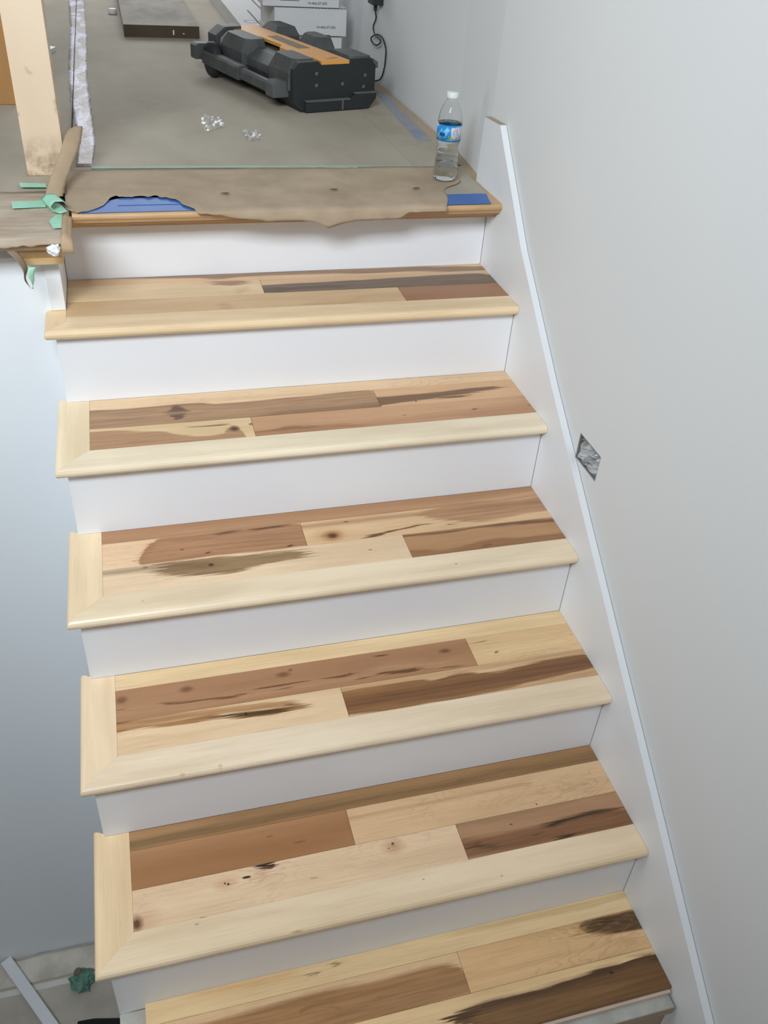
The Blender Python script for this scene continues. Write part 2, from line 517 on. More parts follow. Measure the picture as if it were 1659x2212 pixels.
  ('B',[-0.379,-0.2967,-0.1986,-0.1195,-0.0008],[0.0796,0.0757,0.0789,0.0785,0.072],[0.0037,0.0042,0.004,0.0052,0.007],(138,98,72),0.003,0.95,0.03,0.004),
  ('B',[-0.3779,-0.3009,-0.2434,-0.2025,-0.1644,-0.1073,0.0073],[0.0132,0.0052,0.0076,0.0143,0.0143,0.0108,0.0089],[0.0159,0.0088,0.0105,0.0162,0.0172,0.0133,0.013],(164,120,88),0.004,0.9,0.03,0.004),
  ('B',[-0.2086,-0.1925,-0.1844],[0.0092,0.0113,0.0122],[-0.003,0.0035,-0.003],(110,76,54),0.002,0.9,0.03,0.004),
 ],
 '4.2.0': [
  ('K',-0.8971,0.0614,0.0148,0.0101,(132,90,66),0.6,0.85),
  ('K',-0.691,0.0606,0.0168,0.0085,(132,90,66),0.6,0.85),
  ('K',-0.6729,0.0702,0.006,0.0038,(132,90,66),0.6,0.85),
  ('K',-1.0304,0.0585,0.0132,0.0112,(132,90,66),0.6,0.85),
  ('K',-0.3193,0.0572,0.0156,0.0074,(125,86,62),0.6,0.9),
  ('B',[-1.038,-0.9527,-0.8175,-0.6767,-0.547,-0.4508,-0.3398,-0.2584],[0.0252,0.0204,0.018,0.02,0.016,0.0334,0.0189,0.0098],[0.0088,0.0089,0.0101,0.0092,0.008,0.0129,0.0111,0.0062],(196,156,122),0.012,0.55,0.03,0.004),
  ('B',[-0.9719,-0.9454,-0.8851,-0.8306,-0.8168],[0.0323,0.0296,0.0251,0.0233,0.0231],[-0.0024,0.0018,0.0027,0.0022,-0.0024],(125,85,60),0.0016,0.95,0.03,0.004),
  ('B',[-0.8513,-0.8173,-0.7823,-0.7786],[0.0223,0.0195,0.0222,0.0235],[-0.0024,0.0031,0.0033,-0.0024],(125,85,60),0.0016,0.95,0.03,0.004),
  ('B',[-0.7598,-0.7282,-0.6925,-0.642,-0.6311],[0.0324,0.0312,0.0316,0.0319,0.0316],[-0.0024,0.0027,0.0025,0.0014,-0.0024],(125,85,60),0.0016,0.95,0.03,0.004),
  ('B',[-0.6379,-0.6093,-0.5653,-0.543],[0.0342,0.0314,0.0307,0.0324],[-0.0024,0.0019,0.0032,-0.0024],(125,85,60),0.0016,0.95,0.03,0.004),
  ('B',[-1.0345,-1.0214,-1.0149],[0.0339,0.0323,0.0322],[-0.0024,0.0026,-0.0024],(125,85,60),0.0016,0.95,0.03,0.004),
  ('B',[-0.8071,-0.7948,-0.7876],[0.0869,0.0863,0.0866],[-0.0024,0.0016,-0.0024],(125,85,60),0.0016,0.95,0.03,0.004),
  ('B',[-0.712,-0.6872,-0.6656],[0.0219,0.0212,0.0215],[-0.0024,0.0023,-0.0024],(125,85,60),0.0016,0.95,0.03,0.004),
  ('B',[-0.776,-0.7655,-0.762],[0.0171,0.017,0.0172],[-0.0024,0.0013,-0.0024],(125,85,60),0.0016,0.95,0.03,0.004),
  ('B',[-0.564,-0.5491,-0.5382],[0.0317,0.0321,0.0313],[-0.0024,0.0027,-0.0024],(120,80,56),0.0016,0.95,0.03,0.004),
  ('B',[-0.4955,-0.4775,-0.4439,-0.4102,-0.3906,-0.3827],[0.0155,0.0193,0.0179,0.0159,0.0175,0.0181],[-0.0024,0.0034,0.0041,0.006,0.0036,-0.0024],(120,80,56),0.0016,0.95,0.03,0.004),
  ('B',[-0.3891,-0.3738,-0.3543],[0.0096,0.0095,0.01],[-0.0024,0.0021,-0.0024],(120,80,56),0.0016,0.95,0.03,0.004),
  ('B',[-0.3533,-0.3242,-0.26],[0.0072,0.007,0.0053],[-0.0024,0.0024,-0.0024],(120,80,56),0.0016,0.95,0.03,0.004),
  ('B',[-0.4931,-0.463,-0.4246],[0.0758,0.0736,0.0725],[-0.0024,0.0025,-0.0024],(120,80,56),0.0016,0.95,0.03,0.004),
  ('B',[-0.294,-0.2762,-0.2576],[0.0731,0.0722,0.0733],[-0.0024,0.0017,-0.0024],(120,80,56),0.0016,0.95,0.03,0.004),
  ('B',[-0.545,-0.5199,-0.4785],[0.0182,0.0148,0.0159],[-0.0024,0.0023,-0.0024],(120,80,56),0.0016,0.95,0.03,0.004),
 ],
 '4.2.1': [
  ('B',[-0.2627,-0.2314,-0.1972],[0.0646,0.0671,0.0713],[-0.0019,0.0014,-0.0019],(135,98,66),0.0013,1,0.01,0.004),
  ('B',[-0.2132,-0.2029,-0.1901],[0.0269,0.0295,0.0311],[-0.0019,0.0015,-0.0019],(130,95,65),0.0013,1,0.01,0.004),
 ],
 '4.3.0': [
  ('B',[-1.0401,-0.987,-0.9378,-0.8879,-0.8673],[0.0833,0.0828,0.0801,0.0802,0.0846],[0.0054,0.0076,0.0087,0.0068,-0.0075],(196,156,118),0.005,0.85,0.05,0.004),
  ('B',[-1.0404,-1.023,-1.0104,-0.9718,-0.923,-0.8767,-0.8561,-0.8234,-0.7733,-0.7218,-0.6763,-0.6385],[0.073,0.0755,0.0686,0.0621,0.0592,0.0585,0.0627,0.055,0.0491,0.0486,0.0498,0.0452],[0.0165,0.0159,0.0077,0.0056,0.0066,0.007,0.0063,0.0051,0.0078,0.0063,0.0063,-0.0037],(176,132,94),0.0025,1,0.04,0.004),
  ('B',[-0.8583,-0.8043,-0.7532,-0.7018,-0.6682],[0.0742,0.0717,0.0684,0.0641,0.0648],[0.0087,0.0088,0.0087,0.0076,-0.0045],(193,150,112),0.003,0.95,0.05,0.004),
  ('B',[-0.873,-0.8234,-0.7849,-0.739,-0.7047,-0.6908],[0.0616,0.055,0.0512,0.0487,0.0473,0.0472],[-0.0045,0.005,0.0063,0.0063,0.0032,-0.0045],(98,74,46),0.003,0.95,0.05,0.004),
  ('B',[-0.718,-0.6851,-0.6363],[0.0609,0.0589,0.0558],[-0.0024,0.0016,-0.0024],(115,80,50),0.0016,1,0.02,0.004),
  ('B',[-1.0401,-1.0194,-0.9933,-0.9802],[0.0844,0.0854,0.0866,0.086],[0.0043,0.0032,0.0017,-0.0045],(140,96,62),0.003,0.8,0.03,0.004),
  ('K',-0.7846,0.0536,0.003,0.0039,(60,42,30),0.6,1),
 ],
 '4.3.1': [
  ('B',[-0.582,-0.5099,-0.4369,-0.4112,-0.3994,-0.3634,-0.3237,-0.2866,-0.2299,-0.1675,-0.0846,-0.0115,0.0094],[0.0388,0.0382,0.0364,0.0359,0.0348,0.0315,0.0354,0.0342,0.0306,0.037,0.043,0.0458,0.0371],[0.0337,0.0355,0.0358,0.0346,0.0335,0.0305,0.0335,0.0323,0.0267,0.0249,0.0253,0.0225,0.0135],(162,119,86),0.0022,1,0.02,0.004),
  ('B',[-0.2666,-0.2071,-0.1251,-0.0114,0.0099],[0.035,0.0373,0.0426,0.0459,0.0374],[0.0181,0.0181,0.0204,0.0206,0.0114],(135,95,70),0.01,0.85,0.03,0.004),
  ('B',[-0.3874,-0.3465,-0.313,-0.2757,-0.2573],[0.0694,0.0602,0.0677,0.0634,0.0601],[-0.006,0.0034,0.0034,0.002,-0.006],(140,100,74),0.004,0.7,0.03,0.004),
  ('B',[-0.2996,-0.2215,-0.1015,-0.0027],[-0.0029,0.0009,0.0052,0.0085],[-0.006,0.0044,0.0088,0.008],(205,165,128),0.004,0.7,0.03,0.004),
  ('B',[-0.2627,-0.1104,-0.003],[0.0776,0.0771,0.0764],[0.0059,0.0084,0.0085],(200,162,126),0.005,0.7,0.03,0.004),
 ],
 '5.1.0': [
  ('B',[-0.56,-0.4417,-0.3348,-0.2332,-0.1489,0.0052],[0.0136,0.0111,0.0133,0.0157,0.012,0.0109],[0.0096,0.0084,0.0087,0.0089,0.0091,0.0125],(142,110,78),0.006,0.9,0.03,0.004),
  ('B',[-1.0408,-0.889,-0.7851,-0.6969,-0.5487],[0.0459,0.0398,0.0329,0.0269,0.0175],[-0.015,0.007,0.0131,0.0163,0.0144],(160,126,92),0.01,0.5,0.03,0.004),
  ('B',[-0.3378,-0.3276,-0.319],[0.0165,0.0162,0.0169],[-0.003,0.0015,-0.003],(90,62,42),0.002,1,0.03,0.004),
 ],
 '5.2.0': [
  ('B',[-1.0439,-1.0337,-1.019,-1.0091],[0.1034,0.1044,0.1016,0.101],[0.0124,0.011,0.0029,-0.009],(140,112,82),0.006,0.9,0.03,0.004),
  ('B',[-1.0441,-0.8933,-0.8246,-0.7198,-0.6118],[0.0881,0.0848,0.0871,0.0858,0.0854],[0.0066,0.0067,0.0068,0.0049,0.004],(196,152,114),0.008,0.7,0.03,0.004),
  ('B',[-0.8606,-0.8453,-0.8211],[0.088,0.0872,0.0879],[-0.0021,0.0015,-0.0021],(132,94,64),0.0014,0.9,0.02,0.004),
  ('B',[-0.777,-0.765,-0.7513],[0.0581,0.0575,0.056],[-0.0021,0.0011,-0.0021],(132,94,64),0.0014,0.9,0.02,0.004),
  ('B',[-0.7328,-0.7086,-0.6808],[0.0324,0.0321,0.031],[-0.0021,0.0019,-0.0021],(132,94,64),0.0014,0.9,0.02,0.004),
 ],
 '5.2.1': [
  ('K',-0.1883,0.0075,0.0019,0.0021,(80,55,40),0.6,1),
  ('B',[-0.1944,-0.1898,-0.1821,-0.178],[0.063,0.0623,0.0577,0.0553],[0.0042,0.005,0.0072,-0.006],(198,160,124),0.004,0.6,0.03,0.004),
  ('B',[-0.0735,-0.0586,-0.0511],[0.0437,0.0204,0.0058],[-0.006,0.0082,-0.006],(198,160,124),0.004,0.6,0.03,0.004),
 ],
 '5.3.0': [
  ('K',-0.866,0.0588,0.0238,0.0146,(218,180,146),0.6,0.75),
  ('K',-0.8666,0.0597,0.0022,0.0024,(60,42,30),0.6,1),
  ('K',-0.8604,0.0568,0.0029,0.0028,(55,38,28),0.6,1),
  ('B',[-0.8141,-0.7939,-0.7836,-0.7753,-0.7665,-0.7564],[0.0774,0.0782,0.0792,0.0792,0.0812,0.0847],[-0.003,0.0038,0.007,0.0072,0.0054,-0.003],(70,50,40),0.002,1,0.03,0.01),
  ('B',[-0.7844,-0.7745,-0.7592],[0.0748,0.0737,0.0743],[-0.0023,0.0028,-0.0023],(70,50,40),0.0015,1,0.02,0.004),
  ('B',[-0.8354,-0.8294,-0.8196,-0.8118],[0.0628,0.0628,0.0625,0.0612],[-0.0018,0.0022,0.0026,-0.0018],(62,42,30),0.0012,1,0.005,0.002),
  ('B',[-0.8208,-0.8071,-0.7731,-0.7587],[0.054,0.057,0.062,0.0671],[-0.012,0.0089,0.0066,-0.012],(220,180,150),0.008,0.6,0.03,0.004),
  ('K',-1.0226,0.021,0.0273,0.0277,(218,180,148),0.9,0.7),
  ('K',-1.0359,0.0158,0.0115,0.0169,(112,70,50),0.7,0.95),
  ('K',-0.5208,0.0636,0.0231,0.0173,(205,160,122),0.9,0.85),
  ('K',-0.5209,0.0702,0.0032,0.0035,(70,42,30),0.6,1),
  ('K',-0.532,0.0612,0.0025,0.0015,(130,85,58),0.6,1),
  ('B',[-0.9218,-0.9141,-0.9062],[0.002,0.0012,0.0009],[-0.0021,0.0008,-0.0021],(150,115,80),0.0014,0.8,0.02,0.004),
  ('B',[-0.7108,-0.691,-0.6776],[0.0342,0.032,0.0311],[-0.0021,0.0011,-0.0021],(150,115,80),0.0014,0.8,0.02,0.004),
 ],
 '5.3.1': [
  ('B',[-0.3824,-0.3148,-0.1932,-0.1078,-0.0865],[0.081,0.081,0.0793,0.0828,0.0831],[0.007,0.007,0.0041,0.002,-0.009],(168,136,108),0.006,0.7,0.03,0.004),
  ('B',[-0.3878,-0.317,-0.2181,-0.1563,-0.0939,-0.0316,0.0117],[0.0255,0.0225,0.0208,0.0223,0.0232,0.0224,0.0172],[0.022,0.0202,0.0213,0.0232,0.0251,0.025,0.0195],(148,104,76),0.006,0.95,0.03,0.004),
  ('B',[-0.2204,-0.1776,-0.135,-0.0744,-0.0414,-0.0153],[0.0343,0.0391,0.0421,0.0464,0.0449,0.0455],[-0.0053,0.0046,0.0039,0.0054,0.0042,-0.0053],(74,54,40),0.0035,0.95,0.05,0.004),
  ('B',[-0.3798,-0.3721,-0.3443,-0.3157,-0.29],[0.0426,0.0319,0.0224,0.0153,0.0108],[-0.006,0.007,0.0039,0.003,-0.006],(92,66,46),0.004,0.9,0.06,0.004),
  ('B',[-0.2245,-0.2124,-0.1983],[0.0248,0.0248,0.0246],[-0.0024,0.0015,-0.0024],(85,60,44),0.0016,0.9,0.03,0.004),
  ('B',[-0.1838,-0.172,-0.1483,-0.1284],[0.0068,0.0058,0.0048,0.0033],[-0.0045,0.0043,0.0054,-0.0045],(55,40,33),0.003,1,0.05,0.004),
  ('B',[-0.2677,-0.2604,-0.254],[0.0569,0.0572,0.0588],[-0.0021,0.0014,-0.0021],(80,56,42),0.0014,1,0.01,0.004),
  ('B',[-0.0387,-0.0264,-0.0141],[0.0332,0.0324,0.0315],[-0.0024,0.0012,-0.0024],(95,66,48),0.0016,0.9,0.03,0.004),
 ],
 '6.1.0': [
  ('B',[-0.5373,-0.3826,-0.2215,-0.0953,-0.0035],[0.0432,0.0381,0.0344,0.0339,0.0353],[-0.009,0.0046,0.0065,0.0065,0.0062],(205,176,132),0.006,0.7,0.03,0.004),
  ('B',[-0.7185,-0.7077,-0.6966],[0.0247,0.0251,0.0266],[-0.0033,0.0026,-0.0033],(105,80,48),0.0022,1,0.03,0.004),
  ('B',[-0.6833,-0.677,-0.6455,-0.643],[0.0298,0.031,0.0368,0.0367],[-0.0033,0.0016,0.0011,-0.0033],(120,90,54),0.0022,0.9,0.03,0.004),
  ('B',[-1.0085,-0.9078,-0.7701,-0.7338],[0.0344,0.038,0.0331,0.0375],[-0.012,0.0066,0.0066,-0.012],(222,180,130),0.008,0.6,0.03,0.004),
  ('B',[-0.9898,-0.9801,-0.9704],[-0.0013,-0.0025,-0.0038],[-0.0027,0.0019,-0.0027],(80,58,36),0.0018,1,0.01,0.004),
 ],
 '6.2.0': [
  ('B',[-1.0123,-0.9553,-0.9007,-0.801,-0.6814,-0.555,-0.49,-0.4256,-0.4046],[0.0638,0.0497,0.0418,0.0393,0.0357,0.0316,0.0334,0.0297,0.0176],[0.0063,0.0185,0.0264,0.032,0.0373,0.0351,0.0359,0.0307,0.0182],(172,132,98),0.006,1,0.02,0.004),
  ('B',[-0.7568,-0.7483,-0.6956,-0.6069],[0.0391,0.0476,0.0508,0.0511],[-0.0045,0.0021,0.0019,-0.0045],(138,98,68),0.003,0.7,0.02,0.004),
  ('B',[-0.7145,-0.6814,-0.6682],[0.0438,0.0357,0.0325],[-0.0045,0.001,-0.0045],(138,98,68),0.003,0.7,0.02,0.004),
  ('B',[-0.6067,-0.5897,-0.5757],[0.0382,0.0346,0.0333],[-0.0045,0.001,-0.0045],(138,98,68),0.003,0.7,0.02,0.004),
 ],
 '6.2.1': [
  ('B',[-0.1398,-0.1257,-0.0984,-0.0708,-0.0383,-0.0123,0.0104],[0.0749,0.0719,0.0686,0.0652,0.0629,0.0623,0.0598],[-0.0042,0.0105,0.0168,0.0199,0.0211,0.0224,0.0215],(110,82,60),0.0028,1,0.008,0.0015),
  ('B',[-0.1496,-0.1341,-0.1066,-0.0699,-0.0498],[0.076,0.0718,0.0538,0.0428,0.0408],[-0.009,0.0117,0.0041,0.0015,-0.009],(180,140,100),0.006,0.7,0.03,0.004),
  ('B',[-0.0853,-0.0751,-0.0633,-0.0511],[0.0789,0.0738,0.0733,0.0712],[-0.0075,0.0076,0.0057,-0.0075],(80,55,42),0.005,0.7,0.03,0.004),
  ('B',[-0.0774,-0.0495,-0.027,-0.0188],[0.0278,0.0252,0.0207,0.0197],[0.0037,0.007,0.0036,-0.012],(205,165,122),0.008,0.7,0.03,0.004),
 ],
 '6.3.0': [
  ('B',[-0.4771,-0.4549,-0.4267,-0.3702,-0.2975,-0.2594,-0.2198,-0.1801,-0.159,-0.1387,-0.1001,-0.0744,-0.0572,-0.0258,0.02],[0.0552,0.0441,0.0398,0.0319,0.0258,0.0259,0.0274,0.0285,0.0294,0.0314,0.0306,0.0293,0.0302,0.032,0.0272],[-0.003,0.0108,0.0174,0.028,0.034,0.0345,0.0343,0.0345,0.035,0.0372,0.0364,0.0365,0.0386,0.0414,0.0371],(128,93,64),0.002,1,0.03,0.005),
  ('B',[-0.4771,-0.4403,-0.4156,-0.3618,-0.286,-0.2267,-0.1822,-0.1402,-0.1085,-0.0721,-0.0392,-0.0006],[0.0552,0.0454,0.0513,0.0547,0.0533,0.0551,0.0574,0.061,0.0603,0.0596,0.0659,0.0616],[-0.012,0.0094,0.006,0.0055,0.0064,0.0063,0.0051,0.0076,0.007,0.0041,0.0073,0.0079],(84,58,44),0.008,0.85,0.04,0.004),
  ('B',[-0.4342,-0.4,-0.3366,-0.2222,-0.1025,-0.0214],[0.0305,0.0326,0.0232,0.0223,0.0246,0.0243],[-0.018,0.0083,0.0073,0.0093,0.0056,-0.018],(150,112,76),0.012,0.6,0.03,0.004),
  ('K',-0.1108,0.0554,0.0051,0.0033,(50,34,26),0.6,1),
 ],
}
NOSE_MARKS = {3: [('K', -0.4748, -0.2923, 0.0119, 0.0039, (96, 76, 48), 0.6, 0.9), ('K', -0.4507, -0.2934, 0.0046, 0.0024, (96, 76, 48), 0.6, 0.9), ('K', -0.2716, -0.2871, 0.0082, 0.0025, (130, 104, 70), 0.6, 0.8), ('K', -0.2874, -0.2532, 0.0031, 0.0015, (110, 84, 54), 0.6, 0.9), ('K', -0.4625, -0.1707, 0.0049, 0.0016, (120, 92, 60), 0.6, 0.5), ('K', -0.9645, -0.2449, 0.0018, 0.0014, (140, 110, 74), 0.6, 0.7)], 5: [('K', -0.9141, -0.2148, 0.008, 0.0013, (150, 116, 78), 0.6, 0.7), ('K', -0.9277, -0.226, 0.0049, 0.001, (160, 126, 88), 0.6, 0.7), ('K', -0.7463, -0.2808, 0.0123, 0.0016, (150, 118, 82), 0.6, 0.5), ('K', -0.482, -0.2354, 0.0028, 0.0011, (140, 108, 74), 0.6, 0.7), ('K', -0.3247, -0.2637, 0.0035, 0.0014, (150, 118, 82), 0.6, 0.7)], 4: [('K', -0.8509, -0.2796, 0.0044, 0.0046, (214, 190, 158), 0.6, 0.7), ('K', -0.9236, -0.2813, 0.0061, 0.0023, (190, 164, 130), 0.6, 0.6)]}
# ---------------------------------------------------------------- measures
RISE, RUN, OVER = 0.19, 0.25861, 0.02575     # step height, going, nosing overhang
XL, XO, XI = -1.0917, -1.1134, -1.0424       # riser left end, outer edge of the return, inner edge of the return
ND = 0.0695                                  # nosing depth
ROWS = [(0.0, 0.0445), (0.0445, 0.1305), (0.1305, 0.2155)]
WX = 0.018                                   # face of the right wall
FLOOR_Z = -2.905


def yback(k):
    return -(k - 1) * RUN + OVER


def ynose(k):
    return -k * RUN


# ---------------------------------------------------------------- materials
M_wall = plain('wall_paint', (224, 226, 226), 0.75, 0.025, 1.2, bump=0.04, bscale=140)
M_wall_l = plain('stairwell_wall_paint', (244, 248, 251), 0.7, 0.02, 1.5, bump=0.03, bscale=140)
M_trim = plain('white_trim_paint', (236, 238, 240), 0.42, 0.02, 3, bump=0.02, bscale=50)
M_riser = plain('riser_paint', (241, 243, 247), 0.40, 0.015, 4)
M_skirtcap = plain('skirt_edge_paint', (236, 240, 240), 0.45, 0.03, 6)
M_mdf = plain('raw_mdf', (178, 160, 140), 0.85, 0.12, 20)
M_ply = plain('primed_subtread', (196, 196, 190), 0.8, 0.2, 14, col2=(168, 162, 150), bump=0.15)
M_gap = plain('dark_joint', (60, 55, 50), 0.9, 0.1)

# ---------------------------------------------------------------- right wall (with an opening for the step-light box)
BY0, BY1, BZ0, BZ1 = -0.735, -0.633, -0.391, -0.326
vsw, fsw = [], []
ZB, ZT = -3.0, 2.45
ys = [-2.70, BY0, BY1, 0.12, 0.28, 0.45, 5.2]
xs = [WX, WX, WX, WX, 0.034, 0.048, 0.05]
zs = [ZB, BZ0, BZ1, ZT]
for layer in (0, 1):
    for y, x in zip(ys, xs):
        for z in zs:
            vsw.append((x if layer == 0 else 0.2, y, z))
NY, NZ = len(ys), len(zs)


def vi(l, i, j):
    return l * NY * NZ + i * NZ + j


for i in range(NY - 1):
    for j in range(NZ - 1):
        if i == 1 and j == 1:
            for (a, b_) in (((1, 1), (2, 1)), ((2, 1), (2, 2)), ((2, 2), (1, 2)), ((1, 2), (1, 1))):
                fsw.append((vi(0, *a), vi(0, *b_), vi(1, *b_), vi(1, *a)))
            continue
        fsw.append((vi(0, i, j), vi(0, i + 1, j), vi(0, i + 1, j + 1), vi(0, i, j + 1)))
        fsw.append((vi(1, i, j), vi(1, i + 1, j), vi(1, i + 1, j + 1), vi(1, i, j + 1)))
for i in range(NY - 1):
    fsw.append((vi(0, i, 0), vi(0, i + 1, 0), vi(1, i + 1, 0), vi(1, i, 0)))
    fsw.append((vi(0, i, NZ - 1), vi(0, i + 1, NZ - 1), vi(1, i + 1, NZ - 1), vi(1, i, NZ - 1)))
for j in range(NZ - 1):
    fsw.append((vi(0, 0, j), vi(0, 0, j + 1), vi(1, 0, j + 1), vi(1, 0, j)))
    fsw.append((vi(0, NY - 1, j), vi(0, NY - 1, j + 1), vi(1, NY - 1, j + 1), vi(1, NY - 1, j)))
wall_right = link('wall_right', mesh('wall_right', vsw, fsw), M_wall)
tag(wall_right, 'white painted drywall rising on the right side of the staircase', kind='structure')

# skirt board on the right: follows the pitch of the stairs, cut square at the top
skirt = prism('skirt_board', [(0.131, -0.03), (0.122, 0.162), (0.017, 0.167), (-0.214, -0.062), (-0.490, -0.281), (-1.134, -0.752), (-1.331, -0.897),
                              (-1.582, -1.083), (-2.3, -1.612), (-2.3, -2.2), (-0.02, -0.5)], 'x', 0.0, WX - 0.0016, M_trim)
tag(skirt, 'white sloping skirt board running up the right wall beside every tread', 'skirt board')
# raw end grain at its upper end
prism('end_grain', [(0.1222, 0.1622), (0.0172, 0.1672), (0.0172, 0.1682), (0.1222, 0.1632)], 'x', 0.0005, WX - 0.002, M_mdf, skirt)

# ---------------------------------------------------------------- left wall under the landing, stairwell shell
wall_left = prism('wall_left', [(-1.90, FLOOR_Z - 0.05), (-1.0995, FLOOR_Z - 0.05), (-1.0995, -0.062), (-1.90, -0.062)], 'y', -0.143, -0.02, M_wall_l)
tag(wall_left, 'white wall below the landing edge on the left of the stairs', kind='structure')
M_band = plain('grey_blue_band', (206, 212, 220), 0.7, 0.06, 10)
box('edge_band', -1.90, -1.14, -0.150, -0.143, -0.064, -0.030, M_band, wall_left)  # thin grey-blue band just below the landing edge
post = box('trim_1', -1.0990, -1.0672, -0.150, OVER - 0.001, -0.1895, -0.056, M_trim, None, 0.001, 1)
tag(post, 'short white painted corner trim standing on the top tread at the left', kind='structure')

wall_side = box('wall_side', -2.02, -1.90, -0.68, 5.2, FLOOR_Z - 0.05, 2.45, plain('side_wall_paint', (186, 184, 180), 0.8, 0.05))  # unseen; front end placed to cut the side window's light on the landing wall
tag(wall_side, 'beige side wall of the stairwell beyond the left edge of the picture', kind='structure')
wall_back = box('wall_back', -3.2, 0.2, -2.90, -2.70, -3.0, 2.45, plain('entry_wall_paint', (150, 144, 136), 0.8, 0.05))
tag(wall_back, 'grey-brown wall below the stair window behind the viewer', kind='structure')
floor_low = box('floor', -3.2, -1.02, -2.70, 0.0, FLOOR_Z - 0.1, FLOOR_Z, plain('dusty_concrete', (206, 198, 186), 0.85, 0.2, 3.5, col2=(176, 168, 156), bump=0.2, bscale=30))
tag(floor_low, 'dusty grey lower floor at the foot of the left wall', kind='structure')
ent = box('floor', -3.2, 0.0, -2.70, -2.35, -1.80, -1.71, plain('entry_floor', (150, 140, 128), 0.7, 0.15, 4))
tag(ent, 'entry floor at the bottom of the flight, behind the viewer', kind='structure')

# ---------------------------------------------------------------- stair body
prof = [(0.9, -0.05), (OVER + 0.0185, -0.05)]
for k in range(1, 7):
    prof.append((yback(k) + 0.0185, -k * RISE - 0.0236))
    prof.append((ynose(k) + OVER + 0.0185, -k * RISE - 0.0236))
prof[-2] = (prof[-2][0], -1.1837)
prof[-1] = (-1.500, -1.1837)
for k in range(7, 9):
    prof.append((prof[-1][0], -k * RISE - 0.0236))
    prof.append((ynose(k) + OVER + 0.0185, -k * RISE - 0.0236))
prof += [(prof[-1][0], -1.84), (prof[-1][0] + 0.35, -1.84), (0.9, -0.45)]
side = prof[2:-3] + [(prof[-4][0], FLOOR_Z + 0.0005), (0.0443, FLOOR_Z + 0.0005)]
wall_stair = prism('wall_stair', side, 'x', XL + 0.001, XL + 0.0195, M_trim)
tag(wall_stair, 'white panel closing the open left side of the stairs', kind='structure')
body = prism('stair_carcass', prof, 'x', XL + 0.0205, -0.0008, M_mdf)
tag(body, 'rough stair carcass under the maple treads, bare where the lowest step is unfinished', 'stair carcass')
sub = box('subtread', XL, -0.006, -1.513, yback(6), -1.1836, -1.1594, M_ply, body, 0.0008, 1)
tag(sub, 'whitish primed subtread board')
box('subtread_edge', XL, -0.006, -1.5145, -1.5132, -1.1836, -1.1594, M_mdf, body)

# ---------------------------------------------------------------- risers
riser_words = ['white painted riser directly under the oak landing edge',
               'bright white riser under the first maple tread, top of the flight',
               'white riser under the second maple tread, the one with the dark wide knot plank',
               'white riser under the third maple tread with the grey mineral patch',
               'white riser under the fourth maple tread with the long brown plank',
               'greyish white shaded riser above the unfinished lowest step']
for k in range(6):
    y = ynose(k) + OVER
    ztop = -k * RISE - (0.0235 if k else 0.045)
    zbot = -(k + 1) * RISE - (0.0005 if k < 5 else 0.0185)
    xl = XL if k else -1.0665
    rz = box('stair_riser', xl, -0.0006, y, y + 0.018, zbot, ztop, M_riser, None, 0.0006, 1)
    tag(rz, riser_words[k], 'stair riser', 'white stair risers')
    box('caulk_line', -0.0012, -0.0004, y - 0.0003, y + 0.001, zbot + 0.001, ztop - 0.001, plain('caulk_grey', (128, 126, 122), 0.9, 0.1), rz)  # thin grey caulk where the riser meets the skirt board

# ---------------------------------------------------------------- treads
PLANKS = {   # tread -> rows -> (end joints), base tones and figure
    1: [((), [((220, 188, 152), .05)]), ((-0.608,), [((226, 202, 166), .0), ((214, 182, 146), .0)]), ((-0.271,), [((216, 187, 150), .05), ((172, 127, 96), .0)])],
    2: [((), [((229, 201, 166), .28)]), ((-0.370,), [((230, 200, 164), .0), ((218, 181, 144), .0)]), ((-0.685,), [((228, 202, 162), .0), ((211, 170, 135), .04)])],
    3: [((), [((182, 140, 108), .04)]), ((-0.600,), [((233, 202, 168), .10), ((229, 198, 160), .06)]), ((-0.377,), [((238, 214, 183), .03), ((196, 155, 119), .0)])],
    4: [((), [((232, 207, 168), .0)]), ((-0.259,), [((180, 137, 107), .06), ((229, 200, 159), .10)]), ((-0.576,), [((236, 209, 175), .04), ((224, 192, 155), .0)])],
    5: [((), [((180, 141, 106), .10)]), ((-0.597,), [((180, 135, 100), .12), ((227, 195, 158), .26)]), ((-0.378,), [((237, 210, 178), .18), ((190, 150, 120), .0)])],
    6: [((), [((229, 203, 163), .03)]), ((-0.411,), [((221, 191, 155), .10), ((218, 184, 143), .26)]), ((), [((229, 199, 157), .0)])],
}
GAIN = {1: 1.02, 2: 1.0, 3: 1.0, 4: 1.02, 5: 1.0, 6: 1.16}
NOSE_TONE = {1: (236, 214, 180), 2: (242, 228, 202), 3: (240, 224, 196), 4: (240, 222, 196), 5: (239, 219, 188)}
tread_words = {1: 'top maple tread with pale planks and a dark grey-brown plank at its right back',
               2: 'second maple tread down with a wide brown back plank and dark smudged knot',
               3: 'third maple tread down with a grey jagged patch and an eye-like knot',
               4: 'fourth maple tread down with a long reddish-brown plank flecked with dark dashes',
               5: 'fifth maple tread down with a plain brown plank and black pitch marks',
               6: 'lowest unfinished maple tread without nosing, a dark ragged stripe on its front plank'}


def nose_profile(depth, th=0.0230, r=0.0115, seg=7):
    """(distance inward from the outer edge, z) around the bullnose, starting at the top inner edge."""
    p = [(depth, 0.0), (r + 0.0015, 0.0)]
    p.append((r, -0.0003))
    for i in range(1, seg):
        a = math.pi * i / seg
        p.append((r - r * math.sin(a), -r + r * math.cos(a) - 0.0002))
    p += [(r, -th), (depth, -th)]
    return p


